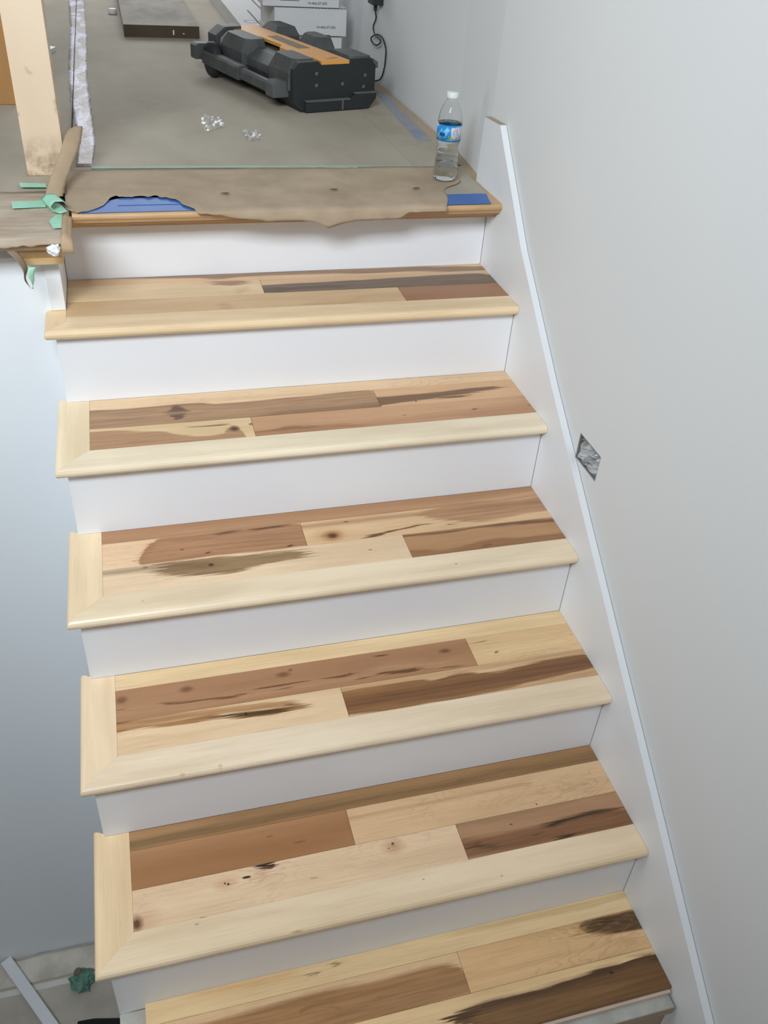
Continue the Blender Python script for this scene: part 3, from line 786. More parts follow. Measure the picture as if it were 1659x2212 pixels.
pid = 0
for k in range(1, 7):
    t = empty('stair_tread', (0, yback(k), -k * RISE))
    tag(t, tread_words[k], 'stair tread', 'maple stair treads')
    x_left = XI if k > 1 else -1.0670
    for ri, (joints, tones) in enumerate(PLANKS[k]):
        a, b_ = ROWS[ri]
        ends = [x_left] + list(joints) + [0.0]
        for si in range(len(ends) - 1):
            e0, e1 = ends[si] + 0.00025, ends[si + 1] - 0.0004
            w = b_ - a
            tone, fig = tones[si]
            pid += 1
            mat = wood_mat('maple_plank_%d' % pid, tone, e0, e1 - e0, w, STREAKS.get('%d.%d.%d' % (k, ri + 1, si), ()),
                           seed=pid * 1.37, grain=0.20, figure=fig, gain=GAIN[k])
            me = box_mesh('plank', 0, e1 - e0, 0.0003, w - 0.0003, -0.0188 if k == 6 else -0.0232, 0, 0.0006, 1)
            link('plank', me, mat, t, (e0, -b_, 0))
    if k == 6:
        box('plank_tongue', x_left + 0.001, -0.004, -0.2155 - 0.006, -0.2155, -0.0155, -0.0085, plain('tongue_wood', (226, 200, 178), 0.6, 0.1, 10), t)
        continue
    pr = nose_profile(ND)
    yn = ynose(k) - yback(k)
    dret = (XI - XO) if k > 1 else 0.0464
    # front nosing, mitred at its left end
    if k == 1:
        pr = [pr[0], (dret, 0.0)] + pr[1:-1] + [(dret, pr[-1][1]), pr[-1]]
    rl = []
    for d, z in pr:
        xl = XO + min(d, dret) * 1.0 if k > 1 else XO + min(d, dret)
        rl.append((xl + 0.0002, yn + d, z))
    rr = []
    for d, z in pr:
        xr = -0.0008
        rr.append((xr, yn + d, z))
    nmat = wood_mat('maple_nosing_%d' % k, NOSE_TONE[k], 0, 1, ND, NOSE_MARKS.get(k, ()), seed=k * 2.9 + 0.3, grain=0.10, figure=0.05 if k in (4, 5) else 0.0, gain=GAIN[k], rough=0.26)
    n_o = loft('nosing', [rl, rr], nmat, t)
    # left return
    yb = (OVER + 0.0) and 0.017
    if k == 1:
        yb = -0.1432 - yback(1)
    pr2 = nose_profile(dret)
    r0 = [(XO + d, yn + d, z) for d, z in pr2]
    r1 = []
    for d, z in pr2:
        # the back end wraps past the riser with a small cove cut
        if k > 1 and d < (XL - XO) + 0.0005:
            r1.append((XO + d, yb - 0.010 * (d / (XL - XO)) ** 0.6, z))
        else:
            r1.append((XO + d, (-0.0004 if k > 1 else yb), z))
    if k > 1:
        # insert a point where the riser starts so the notch is square
        ins = (XL - XO)
        pr3, r0, r1 = nose_profile(dret), [], []
        q = []
        for i, (d, z) in enumerate(pr3):
            q.append((d, z))
            if i == 0:
                q += [(ins + 0.0004, 0.0), (ins, 0.0)]
            if i == len(pr3) - 2:
                q += [(ins, z), (ins + 0.0004, z)]
        for i, (d, z) in enumerate(q):
            r0.append((XO + d, yn + d, z))
            if d > ins + 0.0002:
                r1.append((XO + d, -0.0004, z))
            else:
                r1.append((XO + d, yb - 0.011 * (d / ins) ** 1.3, z))
    rmat = wood_mat('maple_return_%d' % k, tuple(int(c * f) for c, f in zip(NOSE_TONE[k], (1.0, 0.985, 0.955))), 0, 1, ND, (), seed=k * 4.1 + 0.8, grain=0.07, gain=GAIN[k], rough=0.28, along='y')
    loft('return_nosing', [r0, r1], rmat, t)

# ---------------------------------------------------------------- landing floor and its oak edge
M_board = plain('floor_protection_board', (182, 173, 156), 0.8, 0.0, 3.0, col2=(160, 150, 133), bump=0.15, bscale=22, stretch=(1, 0.6, 1))
M_oak = wood_mat('oak_nosing', (206, 172, 136), 0, 1, 0.08, (), seed=3.3, grain=0.3, rough=0.45)
M_oak2 = wood_mat('oak_cove', (212, 184, 142), 0, 1, 0.08, (), seed=8.3, grain=0.3, rough=0.5)
landing = prism('floor', [(-1.90, -0.02), (-1.0995, -0.02), (-1.0995, OVER + 0.019), (0.0, OVER + 0.019), (0.0, 0.131), (0.018, 0.135), (0.05, 0.5), (0.05, 5.2), (-1.90, 5.2)], 'z', -0.20, -0.0205,
                plain('landing_subfloor', (150, 140, 125), 0.8, 0.1))
tag(landing, 'upper landing floor at the head of the stairs', kind='structure')

ln = empty('landing_nosing', (0, 0, 0))
tag(ln, 'oak nosing with cove moulding along the landing edge above the top riser', 'nosing')
LY = -0.068
pr = [(d, z) for d, z in nose_profile(0.09, 0.0245, 0.009)]
loft('nosing', [[(-1.030, LY + d, z) for d, z in pr], [(-0.0008, LY + d, z) for d, z in pr]], M_oak, ln)
cov = [(OVER - 0.001, -0.0247), (-0.048, -0.0247), (-0.049, -0.030), (-0.044, -0.0325), (-0.036, -0.0345), (-0.031, -0.039), (-0.030, -0.0435), (OVER - 0.001, -0.0435)]
prism('cove_moulding', cov, 'x', -1.0655, -0.0008, M_oak, ln)
# oak boards of the landing that stay uncovered at the right
lb = box('floor_board', -0.16, -0.0008, LY + 0.0905, 0.13, -0.02, -0.0005, wood_mat('oak_floor', (188, 160, 132), 0, 1, 0.08, (), seed=5.1, grain=0.25, rough=0.5, along='y'), ln)
lb2 = box('floor_board', -0.16, 0.044, 0.1315, 1.6, -0.02, -0.0007, wood_mat('oak_floor_b', (184, 164, 140), 0, 1, 0.08, (), seed=6.1, grain=0.25, rough=0.5, along='y'), ln)

le = empty('landing_nosing', (0, 0, 0))
tag(le, 'oak nosing with cove moulding capping the white wall left of the stairs', 'nosing')
LY2 = -0.228
pr = [(d, z) for d, z in nose_profile(0.20, 0.024, 0.010)]
loft('nosing', [[(-1.90, LY2 + d, z) for d, z in pr], [(-1.036, LY2 + d, z) for d, z in pr]], M_oak2, le)
cov2 = [(-0.1512, -0.0242), (-0.201, -0.0242), (-0.202, -0.034), (-0.197, -0.040), (-0.189, -0.049), (-0.186, -0.053), (-0.190, -0.0555), (-0.190, -0.066), (-0.1512, -0.066)]
prism('cove_moulding', cov2, 'x', -1.139, -1.054, M_oak2, le)

# ---------------------------------------------------------------- floor protection on the landing
sh = box('protection_sheet', -1.034, -0.135, 0.215, 4.6, -0.0005, 0.0012, M_board)
tag(sh, 'grey-brown protective floor board covering the landing right of the shiny tape', 'floor covering')
sh2 = box('protection_sheet', -1.88, -1.0365, 0.075, 4.6, -0.0005, 0.0012, M_board)
tag(sh2, 'grey protective floor board under the wooden posts left of the shiny tape', 'floor covering')
sh3 = prism('protection_sheet', [(-0.134, 0.012), (-0.012, 0.013), (-0.008, 0.12), (0.008, 0.30), (0.010, 1.55), (-0.134, 1.55)], 'z', -0.0004, 0.0010,
            plain('protection_paper_edge', (178, 169, 152), 0.8, 0.0, 4, col2=(160, 151, 134)))
tag(sh3, 'narrow grey-brown paper strip along the right wall behind the bottle', 'floor covering')
# ---------------------------------------------------------------- tapes and kraft paper
def tape_mat(name, col, rough=0.5, alpha_noise=0.0):
    return plain(name, col, rough, 0.10, 25, bump=0.25, bscale=70)


M_green = tape_mat('green_masking_tape', (168, 226, 198), 0.6)
M_green_d = plain('dusty_green_tape', (150, 188, 160), 0.7, 0.0, 18, col2=(158, 170, 150))
M_blue = tape_mat('blue_painter_tape', (62, 110, 180), 0.55)
M_blue_d = plain('dusty_blue_tape', (132, 146, 168), 0.75, 0.0, 14, col2=(164, 158, 148))
M_kraft = plain('kraft_paper', (184, 163, 138), 0.85, 0.0, 6, col2=(160, 140, 117), bump=0.8, bscale=16)
M_kraft_d = plain('scuffed_kraft_paper', (176, 156, 136), 0.85, 0.0, 16, col2=(200, 188, 170), bump=0.3, bscale=26, stretch=(0.5, 2.2, 1))

# clear seam tape, its lilac window reflections painted into the base colour
m, nt, b = new_mat('clear_seam_tape')
tc = node(nt, 'ShaderNodeTexCoord').outputs['Object']
b.inputs['Base Color'].default_value = lin((176, 160, 166))
f = ramp(nt, tex_noise(nt, scaled(nt, tc, (14, 5, 1)), 1.0, 4, 0.65, 0.8), 0.49, 0.57)
nt.links.new(mixc(nt, f, lin((160, 148, 146)), lin((226, 222, 246))), b.inputs['Base Color'])
b.inputs['Roughness'].default_value = 0.5
b.inputs['Specular IOR Level'].default_value = 0.3
b.inputs['Coat Weight'].default_value = 0.12
b.inputs['Coat Roughness'].default_value = 0.22
bn = node(nt, 'ShaderNodeBump')
bn.inputs['Strength'].default_value = 0.9
bn.inputs['Distance'].default_value = 0.006
nt.links.new(tex_noise(nt, scaled(nt, tc, (30, 16, 1)), 1.0, 4, 0.65, 1.2), bn.inputs['Height'])
nt.links.new(bn.outputs[0], b.inputs['Normal'])
M_seam = m
ledge = [(0.29, -1.022), (0.553, -1.018), (0.984, -1.043), (1.548, -1.056), (2.32, -1.057), (3.1, -1.074), (4.5, -1.08)]
redge = [(0.29, -0.982), (0.505, -0.974), (0.896, -0.981), (1.321, -0.992), (2.219, -0.991), (3.13, -0.999), (4.5, -1.0)]
grid = []
for i in range(150):
    y = 0.285 + i * 0.0282
    a, c_ = interp(y, ledge), interp(y, redge)
    grid.append([(a + (c_ - a) * j / 6 + (0.004 * noise.noise((y * 22, j, 3)) if j in (0, 6) else 0), y,
                  0.0020 + 0.0018 * max(0, noise.noise((y * 9, j * 0.9, 1.7)) + 0.1)) for j in range(7)])
sm = thin_sheet('seam_tape', grid, 0.0003, M_seam)
tag(sm, 'clear tape with lilac reflections painted in its colour, sealing the seam of the floor boards beside the posts', 'tape')
box('seam_line', -1.0368, -1.0342, 0.285, 4.4, 0.0046, 0.0052, M_gap, sm)


def poly_sheet(name, poly, z, th, mat, parent=None):
    return prism(name, poly, 'z', z, z + th, mat, parent)


def ragged(pts, step, amp, seed):
    """Subdivide a closed outline and jitter it like torn paper."""
    out = []
    n = len(pts)
    for i in range(n):
        a, c_ = Vector(pts[i]), Vector(pts[(i + 1) % n])
        m_ = max(1, int((c_ - a).length / step))
        for j in range(m_):
            p = a.lerp(c_, j / m_)
            p = p + Vector((noise.noise((p.x * 60 + seed, p.y * 60, 0)), noise.noise((p.x * 60, p.y * 60 + seed, 5)))) * amp
            out.append((p.x, p.y))
    return out


gt = poly_sheet('masking_tape', ragged([(-0.985, 0.262), (-0.60, 0.256), (-0.135, 0.238), (-0.133, 0.262), (-0.60, 0.276), (-0.985, 0.283)], 0.05, 0.002, 1), 0.0030, 0.0003, M_green_d)
tag(gt, 'long dusty green tape strip along the back edge of the brown paper', 'tape')

# brown kraft paper over the landing edge: flat, torn open above the blue tape, folded down over the nosing at the right
front = [(-1.045, -0.035), (-1.015, -0.066), (-0.99, -0.057), (-0.97, -0.040), (-0.952, -0.016), (-0.935, 0.028), (-0.924, 0.046), (-0.905, 0.036), (-0.88, 0.034), (-0.86, 0.043),
         (-0.845, 0.030), (-0.827, 0.040), (-0.796, 0.022), (-0.770, 0.008), (-0.758, -0.030), (-0.724, -0.062), (-0.70, -0.0775), (-0.10, -0.0775)]
drop = [(-0.726, 0.0), (-0.71, 0.004), (-0.66, 0.008), (-0.61, 0.018), (-0.54, 0.024), (-0.44, 0.026), (-0.405, 0.030), (-0.375, 0.046), (-0.345, 0.037), (-0.30, 0.029), (-0.22, 0.027), (-0.175, 0.027), (-0.150, 0.012)]
right_cut = [(-0.0775, -0.152), (-0.045, -0.138), (-0.018, -0.128), (0.020, -0.124), (0.056, -0.116), (0.064, -0.106), (0.085, -0.074), (0.111, -0.050), (0.19, -0.040), (0.26, -0.08)]
cols = []
NC = 130
for i in range(NC + 1):
    u = i / NC
    col = []
    xa = -1.045 + u * (1.045 - 0.04)
    yf = interp(xa, front)
    dr = interp(xa, drop) if -0.726 < xa else 0.0
    for j in range(15):
        tt = j / 14
        y = 0.252 + (yf - 0.252) * tt
        xlim = interp(y, right_cut)
        x = -1.045 + u * (xlim + 1.045)
        x += 0.003 * noise.noise((y * 30, 1.1, 0)) * (1 if i in (0, NC) else 0)
        yy = y + (0.009 * noise.noise((x * 85, 9, 0)) if j == 14 and dr == 0 else 0)
        wr = 0.0050 * max(0, noise.noise((x * 9 + y * 5, y * 14, 2.0))) + 0.0025 * abs(noise.noise((x * 26 - y * 16, y * 20, 7.0)))
        lift = 0.0015 * (1 if (j >= 12 and -0.95 < x < -0.74) else 0)
        col.append((x, yy, 0.0026 + wr * (0.5 + 0.7 * tt) * (0.35 if j >= 11 else 1) + lift))
    x = col[-1][0]
    for j in range(1, 6):
        t5 = j / 5
        if dr > 0:
            col.append((x + 0.0015 * noise.noise((x * 40, t5 * 3, 0)), -0.0790 - 0.003 * math.sin(t5 * 2.2) - 0.002 * noise.noise((x * 18, t5 * 4, 3)),
                        0.002 - t5 * (dr + 0.002 * noise.noise((x * 55, 4, 0)))))
        else:
            px, py, pz = col[14]
            col.append((px, py - 0.0006 * j, pz - 0.00006 * j))
    cols.append(col)
kp = thin_sheet('kraft_paper', [[c_[j] for c_ in cols] for j in range(20)], 0.0004, M_kraft)
tag(kp, 'creased brown kraft paper torn open in front and draped over the landing edge', 'paper')
for k_, (x, y) in enumerate(((-0.68, 0.03), (-0.195, 0.045), (-0.41, 0.045))):
    o_ = poly_sheet('tear', ragged([(x - 0.012, y), (x - 0.002, y + 0.004), (x + 0.012, y + 0.003), (x + 0.004, y - 0.005)], 0.005, 0.003, k_ * 3), 0.0092, 0.0004, M_gap, kp)

# blue painter tape
bl = poly_sheet('painter_tape', [(-1.012, -0.0665), (-0.722, -0.0635), (-0.722, 0.000), (-0.80, 0.034), (-0.92, 0.034), (-1.008, -0.015)], 0.0006, 0.0005, M_blue)
tag(bl, 'bright blue painter tape showing through the torn brown paper', 'tape')
box('tape_fold', -0.93, -0.77, -0.020, -0.016, 0.0012, 0.0022, M_blue, bl)
br_ = poly_sheet('painter_tape', ragged([(-0.165, -0.066), (-0.030, -0.064), (-0.022, -0.02), (-0.014, 0.012), (-0.03, 0.016), (-0.160, 0.014)], 0.03, 0.001, 4), 0.0012, 0.0005, M_blue)
tag(br_, 'blue painter tape patch at the right corner of the landing edge', 'tape')
wb = poly_sheet('painter_tape', ragged([(-0.045, 0.292), (0.004, 0.262), (0.010, 0.30), (-0.035, 0.345)], 0.02, 0.002, 6), 0.0012, 0.0006, M_blue_d)
tag(wb, 'grey-blue tape scrap between the bottle and the right wall', 'tape')
box('tape_edge', -0.043, 0.004, 0.262, 0.266, 0.0018, 0.0024, M_gap, wb)
wb2 = poly_sheet('painter_tape', ragged([(-0.045, 0.50), (0.000, 0.52), (0.022, 1.12), (-0.002, 1.22), (-0.03, 0.90)], 0.06, 0.006, 8), 0.0012, 0.0005, M_blue_d)
tag(wb2, 'dusty blue tape strip on the floor along the wall beside the black tool case', 'tape')

# folded kraft flap standing along the left edge of the stair opening
path = [(-1.014, 0.275, 0.094), (-1.017, 0.245, 0.086), (-1.025, 0.200, 0.070), (-1.036, 0.160, 0.056), (-1.050, 0.105, 0.038), (-1.062, 0.055, 0.022), (-1.068, 0.005, 0.008)]
pp = smooth_path(path, 6)
grid = []
for i, p in enumerate(pp):
    s = i / (len(pp) - 1)
    w = 0.046 * (1 - 0.25 * abs(s - 0.5))
    row = []
    for j in range(7):
        t7 = j / 6 - 0.5
        row.append((p.x + t7 * w + 0.002 * noise.noise((i * 0.7, j, 4)), p.y + 0.05 * t7, p.z - 0.018 * t7 * t7 + 0.005 + 0.002 * noise.noise((i * 0.5, j * 0.8, 1))))
    grid.append(row)
fl = thin_sheet('paper_flap', grid, 0.0005, plain('kraft_paper_flap', (192, 168, 138), 0.85, 0.10, 14, bump=0.25, bscale=30))
tag(fl, 'narrow folded brown paper flap curling up beside the post foot', 'paper')

# kraft paper over the left landing edge
lf, ld = [(-1.90, -0.236), (-1.10, -0.236), (-1.037, -0.238)], [(-1.90, 0.012), (-1.17, 0.012), (-1.14, 0.010), (-1.11, 0.009), (-1.085, 0.007), (-1.06, 0.006), (-1.037, 0.008)]
cols = []
for i in range(61):
    x = -1.34 + i / 60 * (1.34 - 1.037)
    if x < -1.34:
        x = -1.34
    col = []
    for j in range(13):
        tt = j / 12
        y = 0.085 + (-0.2365 - 0.085) * tt
        xx = x
        lim = interp(y, [(-0.24, -1.036), (-0.10, -1.036), (-0.03, -1.045), (0.02, -1.075), (0.085, -1.085)])
        xx = -1.34 + (x + 1.34) / (1.34 - 1.037) * (lim + 1.34)
        col.append((xx, y, 0.0030 + 0.0035 * max(0, noise.noise((xx * 16, y * 22, 5))) + 0.0012 * abs(noise.noise((xx * 50, y * 30, 8)))))
    d_ = interp(x, ld) + 0.003 * noise.noise((x * 60, 2, 0))
    for j in range(1, 4):
        col.append((col[-1][0], -0.2375 - 0.0008 * j, 0.002 - d_ * j / 3))
    cols.append(col)
kl = thin_sheet('kraft_paper', [[c_[j] for c_ in cols] for j in range(16)], 0.0004, M_kraft_d)
tag(kl, 'scuffed brown paper taped over the landing edge at the far left', 'paper')
for i, (pts, lab) in enumerate((([(-1.149, 0.139), (-1.088, 0.132), (-1.086, 0.102), (-1.143, 0.106)], 'small green tape piece nearest the post at the far left'),
                                ([(-1.158, 0.002), (-1.086, 0.008), (-1.083, -0.040), (-1.153, -0.044)], 'green tape strip across the middle of the left brown paper'),
                                ([(-1.062, -0.097), (-1.050, -0.094), (-1.037, -0.124), (-1.038, -0.176), (-1.064, -0.178), (-1.074, -0.132)], 'bright green tape corner at the edge of the left landing'))):
    g_ = poly_sheet('masking_tape', ragged(pts, 0.02, 0.0015, i), 0.0072, 0.0005, M_green if i else M_green)
    tag(g_, lab, 'tape', 'green tape pieces')
# curled green tape end and white wad
gr = [[(-1.072 + 0.020 * math.cos(a) + 0.02 * s, -0.02 - 0.055 * s + 0.006 * math.sin(a), 0.018 + 0.012 * math.sin(a)) for a in [math.pi * (0.1 + 0.28 * j) for j in range(7)]] for s in [i / 6 for i in range(7)]]
cg = thin_sheet('masking_tape', gr, 0.0005, M_green)
tag(cg, 'curled loop of green tape under the torn paper corner', 'tape')
corner = thin_sheet('paper_scrap', [[(-1.048 + 0.020 * j / 5 + 0.004 * noise.noise((i, j, 2)), -0.10 - 0.135 * i / 9, 0.009 + 0.004 * math.sin(j) + 0.003 * noise.noise((i, j * 0.7, 5))) for j in range(6)] for i in range(10)]
                    + [[(-1.050 + 0.024 * j / 5, -0.2415 - 0.002 * i, 0.008 - 0.010 * i) for j in range(6)] for i in range(1, 4)], 0.0005, plain('kraft_paper_corner', (188, 160, 128), 0.85, 0.1, 20))
tag(corner, 'folded strip of brown paper wrapped around the left landing corner', 'paper')
bm = bmesh.new()
bmesh.ops.create_icosphere(bm, subdivisions=3, radius=0.011)
for v in bm.verts:
    v.co *= 1 + 0.5 * noise.noise(v.co * 160)
    v.co.x *= 1.25
me = bpy.data.meshes.new('tissue_wad')
bm.to_mesh(me)
bm.free()
wad = link('tissue_wad', me, plain('white_tissue', (240, 240, 242), 0.8, 0.05), None, (-1.064, -0.2435, -0.014))
tag(wad, 'small white tissue wad tucked under the paper at the left landing corner', 'wad')
# hanging strip of paper and green tape
hp = smooth_path([(-1.150, -0.232, -0.018), (-1.136, -0.238, -0.034), (-1.128, -0.240, -0.056), (-1.132, -0.236, -0.078), (-1.126, -0.232, -0.098)], 5)
gr = []
for i, p in enumerate(hp):
    s = i / (len(hp) - 1)
    tw = 0.3 + s * 1.6
    gr.append([(p.x + (j - 2) * 0.0042 * math.cos(tw), p.y + (j - 2) * 0.0042 * math.sin(tw) + 0.001 * noise.noise((i, j, 0)), p.z) for j in range(5)])
hs = thin_sheet('paper_strip', gr, 0.0006, plain('kraft_strip', (150, 128, 106), 0.85, 0.2, 30))
tag(hs, 'torn paper strip with green tape hanging below the left landing edge', 'paper')
hp2 = smooth_path([(-1.113, -0.240, -0.050), (-1.118, -0.243, -0.064), (-1.117, -0.242, -0.080), (-1.120, -0.238, -0.098)], 5)
gr = [[(p.x + (j - 2) * 0.0036 * math.cos(i * 0.12), p.y - 0.003 + (j - 2) * 0.002 * math.sin(i * 0.2), p.z) for j in range(5)] for i, p in enumerate(hp2)]
thin_sheet('tape_tail', gr, 0.0005, M_green, hs)

# ---------------------------------------------------------------- wooden posts on the landing
M_post = wood_mat('spruce_post', (232, 214, 190), 0, 1, 0.09, (), seed=2.2, grain=0.22, rough=0.6)
nt = M_post.node_tree
# stains at the foot and knots on the face
bs = nt.nodes['Principled BSDF']
src = bs.inputs['Base Color'].links[0].from_socket
tcn = node(nt, 'ShaderNodeTexCoord').outputs['Object']
spz = node(nt, 'ShaderNodeSeparateXYZ')
nt.links.new(tcn, spz.inputs[0])
st_n = tex_noise(nt, tcn, 26, 4, 0.65)
foot = math_n(nt, 'MULTIPLY', ramp(nt, spz.outputs[2], 0.10, 0.0), ramp(nt, st_n, 0.40, 0.60))
spots = ramp(nt, tex_noise(nt, tcn, 15, 2, 0.5), 0.63, 0.68, 0, 0.6)
c_ = mixc(nt, foot, src, lin((140, 112, 84)))
nt.links.new(mixc(nt, spots, c_, lin((150, 124, 98))), bs.inputs['Base Color'])
po = link('wooden_post', box_mesh('wooden_post', -0.045, 0.045, 0, 0.089, 0.0, 2.40, 0.003, 2), M_post, None, (-1.088, 0.212, 0.0014))
tag(po, 'pale square timber post standing on the landing at the left', 'post')
M_stud = wood_mat('weathered_stud', (182, 136, 88), 0, 1, 0.09, (), seed=4.4, grain=0.35, rough=0.65)
po2 = link('wooden_post', box_mesh('wooden_post', -0.065, 0.065, 0, 0.045, 0.0, 2.40, 0.002, 1), M_stud, None, (-1.262, 0.93, 0.0014))
tag(po2, 'darker orange timber stud behind the pale post, cut by the picture edge', 'post')
scr = prism('wood_scrap', [(-1.133, 1.815), (-1.102, 1.794), (-1.131, 1.705), (-1.22, 1.72), (-1.22, 1.83)], 'z', 0.0014, 0.016, M_trim)
tag(scr, 'small white board corner on the floor behind the pale post', 'board')

# ---------------------------------------------------------------- dusty board on the landing floor
pb = empty('plank_board', (-0.685, 2.13, 0.0014))
tag(pb, 'grey dusty board with a dark brown sawn end lying on the landing', 'board')
M_dusty = plain('dusty_grey_board', (178, 172, 162), 0.85, 0.0, 7, col2=(146, 138, 126), stretch=(1, 0.5, 1))
M_dark = plain('dark_brown_edge', (74, 58, 42), 0.6, 0.2, 20)
box('board', -0.155, 0.155, 0.002, 1.45, 0, 0.046, M_dusty, pb, 0.001, 1)
box('sawn_end', -0.155, 0.155, 0.0, 0.002, 0.0, 0.046, M_dark, pb)
box('paint_fleck', 0.045, 0.050, -0.0008, 0.0, 0.012, 0.030, M_trim, pb)
box('paint_fleck', 0.085, 0.093, -0.0008, 0.0, 0.016, 0.019, M_trim, pb)
cup = lathe('plastic_cap', [(0.0, 0.0), (0.018, 0.0), (0.020, 0.004), (0.020, 0.018), (0.016, 0.022), (0.0, 0.022)], M_trim, None, 20)
cup.location = (-0.872, 2.72, 0.0014)
tag(cup, 'small white plastic cap beside the dusty board', 'cap')

# ---------------------------------------------------------------- white flooring cartons
M_carton = plain('white_carton', (212, 212, 212), 0.7, 0.05, 6, bump=0.08, bscale=50)
M_ink = plain('printed_ink', (70, 72, 78), 0.7, 0.05)
M_carton_side = plain('carton_edge_grey', (110, 108, 104), 0.8, 0.1)


def text_part(name, body, size, loc, rot, mat, parent):
    cu = bpy.data.curves.new(name, 'FONT')
    cu.body = body
    cu.size = size
    cu.extrude = 0.0002
    cu.align_x = 'CENTER'
    tmp = bpy.data.objects.new('tmp_text', cu)
    C.objects.link(tmp)
    bpy.context.view_layer.update()
    me = bpy.data.meshes.new_from_object(tmp)
    bpy.data.objects.remove(tmp)
    me.materials.clear()
    o = link(name, me, mat, parent, loc, rot)
    return o


cart = [(-0.290, -0.019, 1.665, 2.02, 0.0014, 0.098, 'bottom white carton of the stack, mostly hidden behind the black tool case', None),
        (-0.288, -0.006, 1.65, 2.00, 0.0988, 0.196, 'middle white carton of the stack with a small black code', '14-466-07-005'),
        (-0.334, -0.040, 1.64, 1.98, 0.1964, 0.300, 'topmost white carton of the stack, cut by the top of the picture', '14-466-07-005')]
for x0, x1, y0, y1, z0, z1, lab, code in cart:
    e = empty('carton', ((x0 + x1) / 2, y0, z0))
    tag(e, lab, 'carton', 'white cartons behind the tool case')
    w2, d_, hh = (x1 - x0) / 2, y1 - y0, z1 - z0
    box('carton_body', -w2, w2, 0, d_, 0, hh, M_carton, e, 0.0015, 1)
    # serrated lid edge, a darker grey zigzag strip
    n_t = 44
    poly = [(-w2, hh), (-w2, hh + 0.0004)] + [(-w2 + 2 * w2 * i / n_t, hh - (0.0022 if i % 2 else 0.0002)) for i in range(n_t + 1)]
    prism('lid_edge', [(-w2 + 0.002, hh - 0.0005)] + [(-w2 + 0.002 + (2 * w2 - 0.004) * i / n_t, hh - (0.0040 if i % 2 else 0.0020)) for i in range(n_t + 1)] + [(w2 - 0.002, hh - 0.0005)], 'y', -0.0012, 0.0, M_carton_side, e)
    if code:
        text_part('printed_code', code, 0.013, (w2 * 0.42, -0.0006, 0.026 if 'middle' in lab else 0.010), (math.radians(90), 0, 0), M_ink, e)
    if 'topmost' in lab:
        for i in range(3):
            box('printed_line', -w2 * 0.55, -w2 * 0.05, -0.0006, 0.0, 0.020 + i * 0.006, 0.022 + i * 0.006, M_ink, e)
    if 'middle' in lab:
        box('hand_slot', 0.02, 0.075, -0.0008, 0.0, 0.0, 0.004, M_gap, e)
fc = empty('carton', (-0.22, 2.06, 0.0014))
tag(fc, 'long white carton lying flat behind the stack, printed with dark stripes', 'carton', 'white cartons behind the tool case')
box('carton_body', -0.142, 0.17, 0, 1.35, 0, 0.066, M_carton, fc, 0.0015, 1)
for x, a, c_ in ((-0.06, 0.02, 0.42), (0.01, 0.10, 0.75), (0.04, 0.05, 0.9)):
    box('printed_stripe', x, x + 0.008, a, c_, 0.0661, 0.0666, M_ink, fc)
rg = loft('printed_ring', [[(-0.085 + r_ * math.cos(t_ * 0.2618), 0.10 + r_ * 1.2 * math.sin(t_ * 0.2618), z_) for t_ in range(24)] for r_, z_ in ((0.030, 0.0661), (0.030, 0.0666), (0.027, 0.0666), (0.027, 0.0661))], M_ink, fc, cap=False)

# ---------------------------------------------------------------- black tool case with yellow panel
tcse = empty('tool_case', (-0.353, 0.851, 0.0014), math.radians(17.2))
tag(tcse, 'black plastic tool case with a yellow-orange centre panel lying on the landing', 'tool case')
M_blk = plain('black_plastic', (62, 65, 66), 0.6, 0.0, 14, col2=(84, 86, 84), bump=0.05)
M_blk2 = plain('black_plastic_matt', (38, 41, 42), 0.65, 0.15, 12)
M_dust = plain('dusty_black_plastic', (92, 94, 94), 0.8, 0.2, 25)
M_yel = plain('yellow_orange_plastic', (226, 160, 74), 0.5, 0.06, 10, bump=0.04)
M_lab = plain('worn_case_label', (124, 104, 70), 0.6, 0.0, 40, col2=(96, 86, 68))
M_steel = plain('dull_steel', (150, 150, 148), 0.4, 0.1, 20, metal=0.6)
LEN = 0.645


def yprism(name, poly, y0, y1, mat, bev=0.004, taper=0.0):
    cx = sum(p[0] for p in poly) / len(poly)
    cz = sum(p[1] for p in poly) / len(poly)
    r0 = [(p[0], y0, p[1]) for p in poly]
    r1 = [(p[0], y1, p[1]) for p in poly]
    o = loft(name, [r0, r1], mat, tcse)
    if bev:
        bm = bmesh.new()
        bm.from_mesh(o.data)
        bmesh.ops.bevel(bm, geom=list(bm.edges), offset=bev, segments=2, affect='EDGES', profile=0.7)
        bm.to_mesh(o.data)
        bm.free()
    return o


yprism('lower_shell', [(0.018, 0.0), (-0.006, 0.026), (-0.006, 0.074), (0.284, 0.074), (0.284, 0.040), (0.256, 0.0)], 0.004, LEN, M_blk2)
yprism('upper_shell', [(0.000, 0.074), (0.000, 0.100), (0.040, 0.126), (0.235, 0.128), (0.282, 0.100), (0.282, 0.074)], 0.006, LEN - 0.01, M_blk)
# front panel
yprism('front_panel', [(0.018, 0.002), (-0.012, 0.030), (-0.012, 0.126), (0.010, 0.146), (0.078, 0.147), (0.086, 0.138), (0.188, 0.138), (0.196, 0.150), (0.268, 0.152), (0.290, 0.128), (0.290, 0.046), (0.256, 0.002)], -0.004, 0.020, M_blk2, 0.003)


